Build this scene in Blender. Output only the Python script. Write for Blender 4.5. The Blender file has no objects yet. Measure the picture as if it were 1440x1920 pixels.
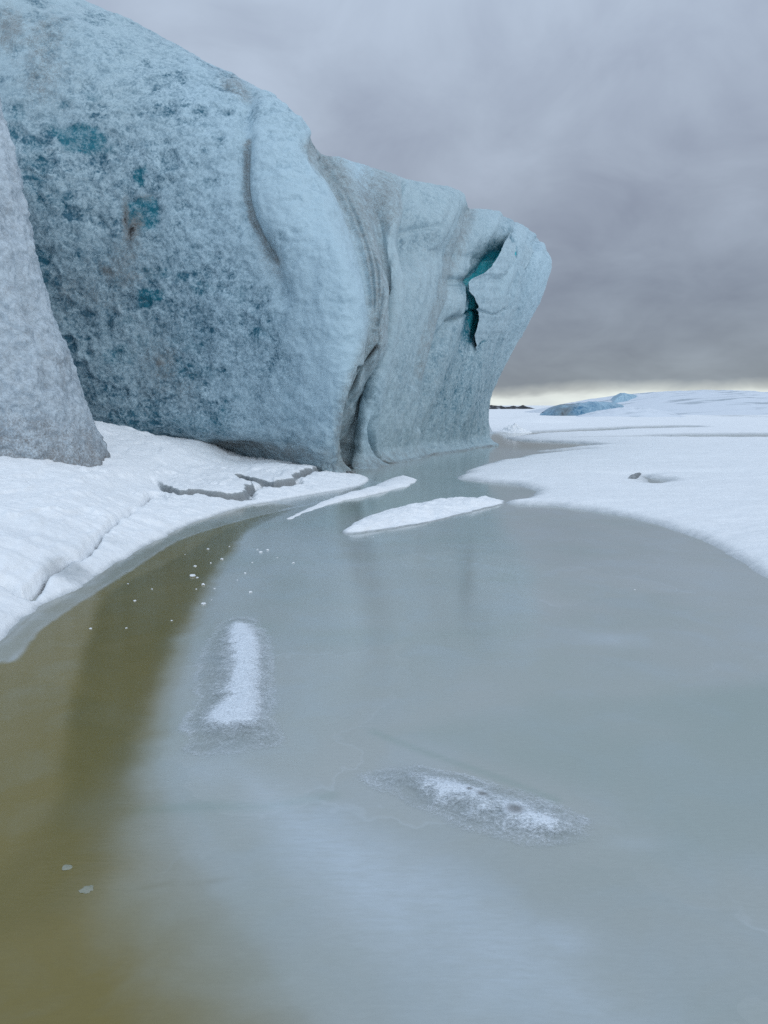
import bpy, math
import numpy as np

# ------------------------------------------------------------------ camera, world, sun, exposure
SC = bpy.context.scene
COL = SC.collection
FPX, PITCH, EYE = 1442.0, math.radians(7.9), 1.6
cam_d = bpy.data.cameras.new('camera')
cam = bpy.data.objects.new('camera', cam_d)
COL.objects.link(cam)
cam.location = (0, 0, EYE)
cam.rotation_euler = (math.pi / 2 - PITCH, 0, 0)
cam_d.sensor_fit = 'VERTICAL'
cam_d.sensor_height = 36.0
cam_d.lens = 36.0 * FPX / 1920.0
cam_d.clip_start = 0.05
cam_d.clip_end = 9000
SC.camera = cam

SUN_EL, SUN_AZ = math.radians(36), math.radians(126)     # azimuth clockwise from +Y (ahead of the camera)
world = bpy.data.worlds.new("World")
SC.world = world
world.use_nodes = True


def nodes_of(tree):
    tree.nodes.clear()
    N, L = tree.nodes, tree.links

    def new(t, **kw):
        n = N.new(t)
        for k, v in kw.items():
            if k.startswith('i_'):
                key = k[2:]
                key = int(key) if key.isdigit() else key
                n.inputs[key].default_value = v
            else:
                setattr(n, k, v)
        return n

    def ln(a, b):
        L.new(a, b)
    return new, ln


def math_node(new, ln, op, a, b=None, c=None, clamp=False):
    n = new('ShaderNodeMath', operation=op, use_clamp=clamp)
    for i, v in enumerate((a, b, c)):
        if v is None:
            continue
        if isinstance(v, (int, float)):
            n.inputs[i].default_value = v
        else:
            ln(v, n.inputs[i])
    return n.outputs[0]


def ramp_node(new, ln, fac, stops, interp='LINEAR'):
    n = new('ShaderNodeValToRGB')
    cr = n.color_ramp
    cr.interpolation = interp
    while len(cr.elements) < len(stops):
        cr.elements.new(0.5)
    for e, (p, c) in zip(cr.elements, stops):
        e.position = p
        e.color = (*c, 1) if len(c) == 3 else c
    if fac is not None:
        ln(fac, n.inputs[0])
    return n.outputs[0]


def mix_node(new, ln, fac, a, b, blend='MIX'):
    n = new('ShaderNodeMix', data_type='RGBA', blend_type=blend)
    n.clamp_factor = True
    for sock, v in ((0, fac), (6, a), (7, b)):
        if isinstance(v, (int, float)):
            n.inputs[sock].default_value = v
        elif isinstance(v, tuple):
            n.inputs[sock].default_value = (*v, 1) if len(v) == 3 else v
        else:
            ln(v, n.inputs[sock])
    return n.outputs[2]


def maprange(new, ln, v, a, b, c=0.0, d=1.0, smooth=True):
    n = new('ShaderNodeMapRange', interpolation_type='SMOOTHSTEP' if smooth else 'LINEAR')
    n.inputs[1].default_value = a
    n.inputs[2].default_value = b
    n.inputs[3].default_value = c
    n.inputs[4].default_value = d
    ln(v, n.inputs[0])
    return n.outputs[0]


def noise_node(new, ln, vec, scale, detail=4.0, rough=0.55, dist=0.0, out=0):
    n = new('ShaderNodeTexNoise')
    n.inputs['Scale'].default_value = scale
    n.inputs['Detail'].default_value = detail
    n.inputs['Roughness'].default_value = rough
    n.inputs['Distortion'].default_value = dist
    if vec is not None:
        ln(vec, n.inputs['Vector'])
    return n.outputs[out]


def build_world():
    new, ln = nodes_of(world.node_tree)
    sky = new('ShaderNodeTexSky', sky_type='NISHITA', sun_disc=False)
    sky.sun_elevation = SUN_EL
    sky.sun_rotation = SUN_AZ
    sky.air_density, sky.dust_density, sky.ozone_density = 1.0, 3.0, 2.0
    tc = new('ShaderNodeTexCoord')
    sep = new('ShaderNodeSeparateXYZ')
    ln(tc.outputs['Generated'], sep.inputs[0])
    X, Y, Z = sep.outputs
    zc = math_node(new, ln, 'MAXIMUM', Z, 0.0)
    den = math_node(new, ln, 'ADD', zc, 0.42)
    cb = new('ShaderNodeCombineXYZ')
    ln(math_node(new, ln, 'DIVIDE', X, den), cb.inputs[0])
    ln(math_node(new, ln, 'DIVIDE', Y, den), cb.inputs[1])
    plane = cb.outputs[0]                                   # the underside of the cloud deck
    n1 = noise_node(new, ln, plane, 1.5, 5, 0.5, 0.8)
    n2 = noise_node(new, ln, plane, 4.2, 6, 0.55, 0.5)
    hz = new('ShaderNodeMapping', vector_type='POINT')
    hz.inputs['Scale'].default_value = (11, 11, 24)
    ln(tc.outputs['Generated'], hz.inputs[0])
    n3 = noise_node(new, ln, hz.outputs[0], 1.0, 5, 0.55, 0.3)
    # cloud brightness by height, its lower edge ragged
    jit = math_node(new, ln, 'MULTIPLY', math_node(new, ln, 'SUBTRACT', n3, 0.5), 0.022)
    jz = math_node(new, ln, 'ADD', zc, jit)
    lift = math_node(new, ln, 'MULTIPLY', math_node(new, ln, 'MAXIMUM', X, 0.0), -0.022)
    jz = math_node(new, ln, 'ADD', jz, lift)
    h = math_node(new, ln, 'POWER', math_node(new, ln, 'MAXIMUM', jz, 0.0), 0.5)
    s = lambda z: math.sqrt(z)
    deck = ramp_node(new, ln, h, [
        (0.0, (0.90, 0.97, 0.93)), (s(0.005), (0.86, 0.92, 0.88)), (s(0.0115), (0.52, 0.56, 0.555)),
        (s(0.0235), (0.265, 0.305, 0.345)), (s(0.13), (0.278, 0.325, 0.402)), (s(0.25), (0.37, 0.43, 0.53)),
        (s(0.42), (0.475, 0.56, 0.69)), (s(0.6), (0.55, 0.66, 0.83)), (1.0, (0.66, 0.81, 1.0))])
    n12 = math_node(new, ln, 'ADD', math_node(new, ln, 'MULTIPLY', n1, 0.58), math_node(new, ln, 'MULTIPLY', n2, 0.42))
    tint = ramp_node(new, ln, n12, [(0.36, (0.79, 0.785, 0.815)), (0.5, (1.0, 1.0, 1.0)), (0.63, (1.20, 1.20, 1.19))])
    deck = mix_node(new, ln, 1.0, deck, tint, 'MULTIPLY')
    # unseen sky behind the camera, brightness added to light the wall faces
    beh = math_node(new, ln, 'MULTIPLY', maprange(new, ln, Y, 0.25, -0.55), maprange(new, ln, Z, 0.0, 0.14, 0.0, 0.75))
    beh = math_node(new, ln, 'MULTIPLY', beh, maprange(new, ln, Z, 0.95, 0.5))
    deck = mix_node(new, ln, beh, deck, (1.12, 1.28, 1.46))
    sk = mix_node(new, ln, 1.0, sky.outputs[0], (0.06, 0.06, 0.06), 'MULTIPLY')
    colr = mix_node(new, ln, 0.93, sk, deck)
    bg = new('ShaderNodeBackground')
    bg.inputs['Strength'].default_value = 1.0
    ln(colr, bg.inputs['Color'])
    out = new('ShaderNodeOutputWorld')
    ln(bg.outputs[0], out.inputs[0])


build_world()

sun_d = bpy.data.lights.new('sun', 'SUN')
sun_d.energy = 0.65
sun_d.angle = math.radians(60)
sun_d.color = (1.0, 0.97, 0.93)
sun = bpy.data.objects.new('sun', sun_d)
COL.objects.link(sun)
sun.rotation_euler = (math.pi / 2 - SUN_EL, 0, math.pi - SUN_AZ)

SC.view_settings.view_transform = 'Standard'
SC.view_settings.look = 'None'
SC.view_settings.gamma = 1.0
SC.view_settings.exposure = 0.0
SC.view_settings.use_curve_mapping = False
SC.render.engine = 'CYCLES'
SC.cycles.use_denoising = False
SC.cycles.max_bounces = 6
SC.cycles.diffuse_bounces = 3
SC.cycles.glossy_bounces = 3
SC.cycles.transparent_max_bounces = 8


# ------------------------------------------------------------------ numeric helpers
FWD = np.array([0, math.cos(PITCH), -math.sin(PITCH)])
UPV = np.array([0, math.sin(PITCH), math.cos(PITCH)])


def ray(px, py):
    return FWD + np.array([1, 0, 0]) * (px - 720) / FPX + UPV * (960 - py) / FPX


def at(px, py, Y):
    d = ray(px, py)
    return np.array([0, 0, EYE]) + d * (Y / d[1])


def gp(px, py, z=0.0):
    d = ray(px, py)
    t = (z - EYE) / d[2]
    return np.array([d[0] * t, d[1] * t])


def gpoly(pts, z=0.0):
    return np.array([gp(a, b, z) for a, b in pts])


def project(P):
    v = P - np.array([0, 0, EYE])
    dep = np.maximum(v @ FWD, 1e-3)
    return 720 + FPX * v[..., 0] / dep, 960 - FPX * (v @ UPV) / dep


_rng = np.random.default_rng(7)
_perm = _rng.permutation(256).astype(np.int64)
_perm = np.concatenate([_perm, _perm, _perm])
_grad = _rng.normal(size=(256, 3))
_grad /= np.linalg.norm(_grad, axis=1)[:, None]


def perlin(p):
    p = np.asarray(p, float)
    sh = p.shape[:-1]
    p = p.reshape(-1, 3)
    i = np.floor(p).astype(np.int64)
    f = p - i
    i &= 255
    u = f * f * f * (f * (f * 6 - 15) + 10)
    res = np.zeros(len(p))
    for dx in (0, 1):
        wx = u[:, 0] if dx else 1 - u[:, 0]
        for dy in (0, 1):
            wy = u[:, 1] if dy else 1 - u[:, 1]
            for dz in (0, 1):
                wz = u[:, 2] if dz else 1 - u[:, 2]
                hsh = _perm[_perm[_perm[i[:, 0] + dx] + i[:, 1] + dy] + i[:, 2] + dz]
                g = _grad[hsh]
                dot = g[:, 0] * (f[:, 0] - dx) + g[:, 1] * (f[:, 1] - dy) + g[:, 2] * (f[:, 2] - dz)
                res += wx * wy * wz * dot
    return (res * 1.5).reshape(sh)


def fbm(p, scale=1.0, octv=4, gain=0.5, seed=0.0, stretch=(1, 1, 1)):
    p = np.asarray(p, float) * np.array(stretch) * scale + seed * 17.31
    a, tot, out = 1.0, 0.0, 0.0
    for k in range(octv):
        out = out + a * perlin(p * (2.03 ** k) + k * 5.7)
        tot += a
        a *= gain
    return out / tot * 1.4


def worley(p, scale, seed=0):
    """distance margin between nearest and second cell, and a random number per cell"""
    p = np.asarray(p, float)
    sh = p.shape[:-1]
    q = p.reshape(-1, 3) * scale + 31.7 + seed * 7.1
    i = np.floor(q).astype(np.int64)
    f1 = np.full(len(q), 9.0)
    f2 = np.full(len(q), 9.0)
    idr = np.zeros(len(q))
    for dx in (-1, 0, 1):
        for dy in (-1, 0, 1):
            for dz in (-1, 0, 1):
                c = i + np.array([dx, dy, dz])
                k = c & 255
                hsh = _perm[_perm[_perm[k[:, 0]] + k[:, 1]] + k[:, 2]]
                pt = c + 0.5 + 0.36 * _grad[hsh]
                d = np.sqrt(((q - pt) ** 2).sum(1))
                near = d < f1
                f2 = np.where(near, f1, np.minimum(f2, d))
                idr = np.where(near, hsh / 255.0, idr)
                f1 = np.where(near, d, f1)
    return (f2 - f1).reshape(sh), idr.reshape(sh), f1.reshape(sh)


def smooth(x, a, b):
    t = np.clip((x - a) / (b - a), 0, 1)
    return t * t * (3 - 2 * t)


def seg_dist(X, Y, pts, closed=False):
    pts = np.asarray(pts, float)
    d = np.full(X.shape, 1e18)
    n = len(pts)
    for k in range(n if closed else n - 1):
        a, b = pts[k], pts[(k + 1) % n]
        ab = b - a
        L2 = max(ab @ ab, 1e-12)
        t = np.clip(((X - a[0]) * ab[0] + (Y - a[1]) * ab[1]) / L2, 0, 1)
        d = np.minimum(d, (X - a[0] - t * ab[0]) ** 2 + (Y - a[1] - t * ab[1]) ** 2)
    return np.sqrt(d)


def sdf(X, Y, poly):
    """positive inside"""
    poly = np.asarray(poly, float)
    ins = np.zeros(X.shape, bool)
    n = len(poly)
    for k in range(n):
        x1, y1 = poly[k]
        x2, y2 = poly[(k + 1) % n]
        if y1 == y2:
            continue
        c = ((y1 > Y) != (y2 > Y)) & (X < (x2 - x1) * (Y - y1) / (y2 - y1) + x1)
        ins ^= c
    d = seg_dist(X, Y, poly, True)
    return np.where(ins, d, -d)


def catmull(pts, n=8, closed=False):
    pts = np.asarray(pts, float)
    out = []
    m = len(pts)
    for k in range(m if closed else m - 1):
        if closed:
            p0, p1, p2, p3 = pts[(k - 1) % m], pts[k], pts[(k + 1) % m], pts[(k + 2) % m]
        else:
            p0, p1, p2, p3 = pts[max(k - 1, 0)], pts[k], pts[k + 1], pts[min(k + 2, m - 1)]
        for t in np.arange(n) / n:
            out.append(0.5 * (2 * p1 + (p2 - p0) * t + (2 * p0 - 5 * p1 + 4 * p2 - p3) * t * t
                              + (3 * p1 - p0 - 3 * p2 + p3) * t ** 3))
    if not closed:
        out.append(pts[-1])
    return np.array(out)


def pchip(x, Yv, xi):
    """monotone cubic through columns of Yv (n, k)"""
    h = np.diff(x)[:, None]
    d = np.diff(Yv, axis=0) / h
    m = np.zeros_like(Yv)
    w1 = 2 * h[1:] + h[:-1]
    w2 = h[1:] + 2 * h[:-1]
    same = d[:-1] * d[1:] > 0
    with np.errstate(divide='ignore', invalid='ignore'):
        hm = (w1 + w2) / (w1 / d[:-1] + w2 / d[1:])
    m[1:-1] = np.where(same, hm, 0)
    m[0], m[-1] = d[0], d[-1]
    k = np.clip(np.searchsorted(x, xi, side='right') - 1, 0, len(x) - 2)
    hh = (x[k + 1] - x[k])[:, None]
    t = ((xi - x[k])[:, None]) / hh
    return ((2 * t ** 3 - 3 * t ** 2 + 1) * Yv[k] + (t ** 3 - 2 * t ** 2 + t) * hh * m[k]
            + (-2 * t ** 3 + 3 * t ** 2) * Yv[k + 1] + (t ** 3 - t ** 2) * hh * m[k + 1])


def polyline_resample(P, n):
    c = np.concatenate([[0], np.cumsum(np.linalg.norm(np.diff(P, axis=0), axis=1))])
    return pchip(c, P, np.linspace(0, c[-1], n))


# ------------------------------------------------------------------ object helpers
def tag(o, label=None, cat=None, group=None, kind=None):
    if label:
        o['label'] = label
    if cat:
        o['category'] = cat
    if group:
        o['group'] = group
    if kind:
        o['kind'] = kind
    return o


def link_mesh(name, V, F, mat, attrs=None, parent=None, smooth_shade=True):
    V = np.ascontiguousarray(V.reshape(-1, 3), dtype=np.float32)
    F = np.ascontiguousarray(F, dtype=np.int32)
    me = bpy.data.meshes.new(name)
    me.vertices.add(len(V))
    me.vertices.foreach_set('co', V.ravel())
    k = F.shape[1]
    me.loops.add(F.size)
    me.loops.foreach_set('vertex_index', F.ravel())
    me.polygons.add(len(F))
    me.polygons.foreach_set('loop_start', np.arange(0, F.size, k, dtype=np.int32))
    me.polygons.foreach_set('use_smooth', np.full(len(F), smooth_shade))
    me.update(calc_edges=True)
    for an, av in (attrs or {}).items():
        a = me.attributes.new(an, 'FLOAT_COLOR', 'POINT')
        av = np.asarray(av, np.float32).reshape(len(V), -1)
        full = np.ones((len(V), 4), np.float32)
        full[:, :av.shape[1]] = av
        a.data.foreach_set('color', full.ravel())
    me.materials.append(mat)
    o = bpy.data.objects.new(name, me)
    COL.objects.link(o)
    if parent:
        o.parent = parent
    return o


def grid_faces(nu, nv, close_u=False):
    i = np.arange(nu if close_u else nu - 1)
    j = np.arange(nv - 1)
    I, J = np.meshgrid(i, j, indexing='ij')
    I2 = (I + 1) % nu
    return np.stack([I * nv + J, I2 * nv + J, I2 * nv + J + 1, I * nv + J + 1], -1).reshape(-1, 4)


def grid_normals(V):
    du = np.gradient(V, axis=0)
    dv = np.gradient(V, axis=1)
    n = np.cross(du, dv)
    return n / np.maximum(np.linalg.norm(n, axis=-1, keepdims=True), 1e-9)


def blur(A, k, it=2):
    for _ in range(it):
        for ax in (0, 1):
            B = A.copy()
            c = 1.0
            for s in range(1, k + 1):
                up = np.take(A, np.clip(np.arange(A.shape[ax]) + s, 0, A.shape[ax] - 1), axis=ax)
                dn = np.take(A, np.clip(np.arange(A.shape[ax]) - s, 0, A.shape[ax] - 1), axis=ax)
                B = B + up + dn
                c += 2
            A = B / c
    return A


# ------------------------------------------------------------------ materials
def new_mat(name):
    m = bpy.data.materials.new(name)
    m.use_nodes = True
    new, ln = nodes_of(m.node_tree)
    out = new('ShaderNodeOutputMaterial')
    bs = new('ShaderNodeBsdfPrincipled')
    ln(bs.outputs[0], out.inputs[0])
    return m, new, ln, bs, out


def attr_rgb(new, ln, name):
    a = new('ShaderNodeAttribute', attribute_name=name)
    s = new('ShaderNodeSeparateColor')
    ln(a.outputs['Color'], s.inputs[0])
    return s.outputs[0], s.outputs[1], s.outputs[2], a.outputs['Alpha'], a.outputs['Color']


def glacier_ice(name, crust, grey, clear, deep, dirtc, fine=26.0, bump=0.05):
    """bubbly white weathering crust over clear blue ice: R clear, G dirt and painted shade, B deep clear ice"""
    m, new, ln, bs, out = new_mat(name)
    R, G, B, A, _ = attr_rgb(new, ln, 'mask')
    tc = new('ShaderNodeTexCoord')
    P = tc.outputs['Object']
    warp = noise_node(new, ln, P, 3.0, 4, 0.6, out=1)
    wv = new('ShaderNodeVectorMath', operation='MULTIPLY_ADD')
    ln(warp, wv.inputs[0])
    wv.inputs[1].default_value = (0.22, 0.22, 0.22)
    ln(P, wv.inputs[2])
    mp = new('ShaderNodeMapping')
    mp.inputs['Scale'].default_value = (1.0, 1.0, 1.45)
    ln(wv.outputs[0], mp.inputs[0])

    def dimples(scale, lo, hi):
        ve = new('ShaderNodeTexVoronoi', feature='DISTANCE_TO_EDGE')
        vf = new('ShaderNodeTexVoronoi', feature='F1')
        for v in (ve, vf):
            v.inputs['Scale'].default_value = scale
            ln(mp.outputs[0], v.inputs['Vector'])
        sc = new('ShaderNodeSeparateColor')
        ln(vf.outputs['Color'], sc.inputs[0])
        inner = maprange(new, ln, ve.outputs['Distance'], lo, hi)
        depth = maprange(new, ln, sc.outputs[0], 0.25, 1.0)
        return math_node(new, ln, 'MULTIPLY', inner, depth)          # dark, clear middle of each melt dimple
    d2 = dimples(3.4, 0.02, 0.26)
    cell = math_node(new, ln, 'SUBTRACT', 1.0, math_node(new, ln, 'MULTIPLY', d2, 0.7))
    nb = noise_node(new, ln, P, 0.55, 4, 0.55)
    nm = noise_node(new, ln, P, 3.2, 6, 0.68, 0.4)
    nf = noise_node(new, ln, P, fine, 5, 0.72)
    # crust = how much of the white crust covers the clear ice
    cen = lambda v, k, acc: math_node(new, ln, 'MULTIPLY_ADD', v, k, math_node(new, ln, 'ADD', acc, -0.5 * k))
    ng = noise_node(new, ln, P, fine * 0.30, 5, 0.65, 1.2)
    nfs = maprange(new, ln, noise_node(new, ln, P, fine * 0.62, 3, 0.6, 0.5), 0.36, 0.62)
    ngs = maprange(new, ln, ng, 0.38, 0.62)
    amp = math_node(new, ln, 'MULTIPLY_ADD', R, 1.15, 0.17, clamp=True)
    nz = cen(nm, 1.3, cen(nf, 1.2, cen(ngs, 0.42, cen(nfs, 0.40, math_node(new, ln, 'MULTIPLY', math_node(new, ln, 'SUBTRACT', nb, 0.5), 0.6)))))
    c = math_node(new, ln, 'MULTIPLY_ADD', cell, math_node(new, ln, 'MULTIPLY_ADD', R, 0.55, 0.10), math_node(new, ln, 'MULTIPLY_ADD', R, -0.24, 0.90))
    c = math_node(new, ln, 'MULTIPLY_ADD', nz, amp, c)
    c = math_node(new, ln, 'MULTIPLY_ADD', R, -0.78, c)
    c = math_node(new, ln, 'MULTIPLY_ADD', B, -0.50, c)
    cov = math_node(new, ln, 'ADD', c, 0.0, clamp=True)
    base = mix_node(new, ln, B, clear, deep)
    base = mix_node(new, ln, maprange(new, ln, B, 1.0, 1.2), base, (0.035, 0.40, 0.47))
    cr = mix_node(new, ln, A, crust, grey)
    colr = mix_node(new, ln, cov, base, cr)
    # dirt: grey-brown gritty silt melted out of the ice; carries painted undercut shade too
    dn = noise_node(new, ln, P, 34.0, 4, 0.75)
    dm = noise_node(new, ln, P, 5.0, 4, 0.6)
    df = cen(dn, 2.6, cen(dm, 1.2, G))
    dfac = math_node(new, ln, 'MULTIPLY', maprange(new, ln, df, 0.0, 0.85, 0, 1, False), math_node(new, ln, 'MULTIPLY', G, 4.0, clamp=True))
    colr = mix_node(new, ln, dfac, colr, dirtc)
    blk = math_node(new, ln, 'MULTIPLY', maprange(new, ln, df, 0.85, 1.15, 0, 1, False), maprange(new, ln, G, 0.7, 0.9))
    colr = mix_node(new, ln, blk, colr, (0.03, 0.027, 0.026))
    ln(colr, bs.inputs['Base Color'])
    rr = maprange(new, ln, cov, 0.0, 1.0, 0.24, 0.48, False)
    ln(rr, bs.inputs['Roughness'])
    bs.inputs['IOR'].default_value = 1.31
    hgt = math_node(new, ln, 'MULTIPLY_ADD', nm, 0.7, nf)
    b1 = new('ShaderNodeBump')
    b1.inputs['Strength'].default_value = 0.36
    b1.inputs['Distance'].default_value = bump
    ln(hgt, b1.inputs['Height'])
    ln(b1.outputs[0], bs.inputs['Normal'])
    return m


def snow_mat(name, wet=(0.30, 0.34, 0.36), clean=(0.86, 0.895, 0.925), grain=60.0, streak=False):
    """R: bare wet ice showing, G: gritty grey, black where gap shade is painted"""
    m, new, ln, bs, out = new_mat(name)
    R, G, B, A, _ = attr_rgb(new, ln, 'mask')
    tc = new('ShaderNodeTexCoord')
    P = tc.outputs['Object']
    n1 = noise_node(new, ln, P, 1.3, 5, 0.6)
    n2 = noise_node(new, ln, P, 9.0, 5, 0.65)
    n3 = noise_node(new, ln, P, grain, 3, 0.7)
    c = math_node(new, ln, 'MULTIPLY_ADD', n2, 0.7, math_node(new, ln, 'MULTIPLY', n3, 0.6))
    c = math_node(new, ln, 'MULTIPLY_ADD', R, 1.5, c)
    f = maprange(new, ln, c, 1.05, 1.85, 0, 1, False)
    w = ramp_node(new, ln, math_node(new, ln, 'MULTIPLY_ADD', n2, 0.6, math_node(new, ln, 'MULTIPLY_ADD', n3, 0.35, math_node(new, ln, 'MULTIPLY', n1, 0.4))), [(0.45, tuple(0.88 * v for v in clean)), (0.85, clean)])
    colr = mix_node(new, ln, f, w, wet)
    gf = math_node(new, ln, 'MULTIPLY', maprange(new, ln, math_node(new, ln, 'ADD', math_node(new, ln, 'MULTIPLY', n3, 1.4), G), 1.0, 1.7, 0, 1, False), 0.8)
    colr = mix_node(new, ln, gf, colr, mix_node(new, ln, maprange(new, ln, G, 0.7, 1.0), (0.16, 0.16, 0.165), (0.025, 0.027, 0.03)))  # black stage is shade painted into the bank's crack and gaps
    ln(colr, bs.inputs['Base Color'])
    ln(maprange(new, ln, f, 0, 1, 0.75, 0.35, False), bs.inputs['Roughness'])
    bs.inputs['IOR'].default_value = 1.31
    h = math_node(new, ln, 'MULTIPLY_ADD', n3, 0.25, n2)
    b1 = new('ShaderNodeBump')
    b1.inputs['Strength'].default_value = 0.4
    b1.inputs['Distance'].default_value = 0.06
    ln(h, b1.inputs['Height'])
    ln(b1.outputs[0], bs.inputs['Normal'])
    return m


def lake_mat():
    """R murky shallow water, G dark olive with a reflection painted in, B frost film, A greener clear ice"""
    m, new, ln, bs, out = new_mat('lake ice')
    R, G, B, A, _ = attr_rgb(new, ln, 'mask')
    tc = new('ShaderNodeTexCoord')
    P = tc.outputs['Object']
    n1 = noise_node(new, ln, P, 0.45, 5, 0.55, 0.5)
    n2 = noise_node(new, ln, P, 2.4, 5, 0.55, 0.6)
    n3 = noise_node(new, ln, P, 130.0, 3, 0.7)
    mp = new('ShaderNodeMapping')
    mp.inputs['Scale'].default_value = (9, 38, 9)
    mp.inputs['Rotation'].default_value = (0, 0, 0.18)
    ln(P, mp.inputs[0])
    n4 = noise_node(new, ln, mp.outputs[0], 1.0, 5, 0.6)
    milky = ramp_node(new, ln, n1, [(0.30, (0.315, 0.365, 0.345)), (0.5, (0.35, 0.385, 0.375)), (0.70, (0.375, 0.41, 0.412))])
    milky = mix_node(new, ln, math_node(new, ln, 'MULTIPLY', maprange(new, ln, n2, 0.42, 0.7), 0.22), milky, (0.36, 0.44, 0.50))
    colr = mix_node(new, ln, A, milky, (0.265, 0.335, 0.315))
    fr = math_node(new, ln, 'MULTIPLY', B, maprange(new, ln, n4, 0.2, 0.75, 0.6, 1.0))
    colr = mix_node(new, ln, fr, colr, (0.55, 0.64, 0.74))
    murk = ramp_node(new, ln, n2, [(0.3, (0.180, 0.146, 0.040)), (0.7, (0.200, 0.165, 0.062))])
    wob = math_node(new, ln, 'MULTIPLY_ADD', math_node(new, ln, 'SUBTRACT', n2, 0.5), 0.7, R, clamp=True)
    rr = math_node(new, ln, 'MULTIPLY', math_node(new, ln, 'MINIMUM', math_node(new, ln, 'MULTIPLY', R, 4.0), 1.0), wob)
    colr = mix_node(new, ln, rr, colr, murk)
    colr = mix_node(new, ln, G, colr, mix_node(new, ln, maprange(new, ln, n2, 0.35, 0.65), (0.105, 0.088, 0.016), (0.125, 0.106, 0.030)))
    g4 = new('ShaderNodeMapping')
    g4.inputs['Scale'].default_value = (22, 70, 22)
    ln(P, g4.inputs[0])
    n5 = noise_node(new, ln, g4.outputs[0], 1.0, 4, 0.65)
    colr = mix_node(new, ln, 1.0, colr, ramp_node(new, ln, n5, [(0.3, (0.97, 0.97, 0.97)), (0.7, (1.03, 1.03, 1.03))]), 'MULTIPLY')
    wp = new('ShaderNodeVectorMath', operation='MULTIPLY_ADD')
    ln(noise_node(new, ln, P, 1.3, 4, 0.6, out=1), wp.inputs[0])
    wp.inputs[1].default_value = (0.9, 0.9, 0.0)
    ln(P, wp.inputs[2])
    vv = new('ShaderNodeTexVoronoi', feature='DISTANCE_TO_EDGE', voronoi_dimensions='2D')
    vv.inputs['Scale'].default_value = 0.55
    ln(wp.outputs[0], vv.inputs['Vector'])
    vein = math_node(new, ln, 'MULTIPLY', maprange(new, ln, vv.outputs['Distance'], 0.010, 0.0), maprange(new, ln, n1, 0.46, 0.60))
    vein = math_node(new, ln, 'MULTIPLY', vein, math_node(new, ln, 'MULTIPLY_ADD', R, -0.22, 0.24))
    colr = mix_node(new, ln, vein, colr, (0.5, 0.56, 0.6))
    plate = new('ShaderNodeTexVoronoi', feature='F1', voronoi_dimensions='2D')
    plate.inputs['Scale'].default_value = 0.55
    ln(wp.outputs[0], plate.inputs['Vector'])
    pcs = new('ShaderNodeSeparateColor')
    ln(plate.outputs['Color'], pcs.inputs[0])
    colr = mix_node(new, ln, 1.0, colr, ramp_node(new, ln, pcs.outputs[0], [(0.0, (0.955, 0.965, 0.96)), (1.0, (1.03, 1.025, 1.02))]), 'MULTIPLY')
    sp = math_node(new, ln, 'MULTIPLY', maprange(new, ln, n3, 0.66, 0.8), 0.16)
    colr = mix_node(new, ln, sp, colr, (0.5, 0.56, 0.6))
    ln(colr, bs.inputs['Base Color'])
    rg = math_node(new, ln, 'MULTIPLY_ADD', n2, 0.10, 0.05)
    rg = math_node(new, ln, 'MULTIPLY_ADD', R, -0.13, rg)
    rg = math_node(new, ln, 'MULTIPLY_ADD', B, 0.25, rg, clamp=True)
    ln(math_node(new, ln, 'MAXIMUM', rg, 0.015), bs.inputs['Roughness'])
    bs.inputs['IOR'].default_value = 1.31
    b1 = new('ShaderNodeBump')
    b1.inputs['Strength'].default_value = 0.12
    b1.inputs['Distance'].default_value = 0.006
    ln(math_node(new, ln, 'MULTIPLY_ADD', n3, 0.06, n4), b1.inputs['Height'])
    ln(b1.outputs[0], bs.inputs['Normal'])
    return m


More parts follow.
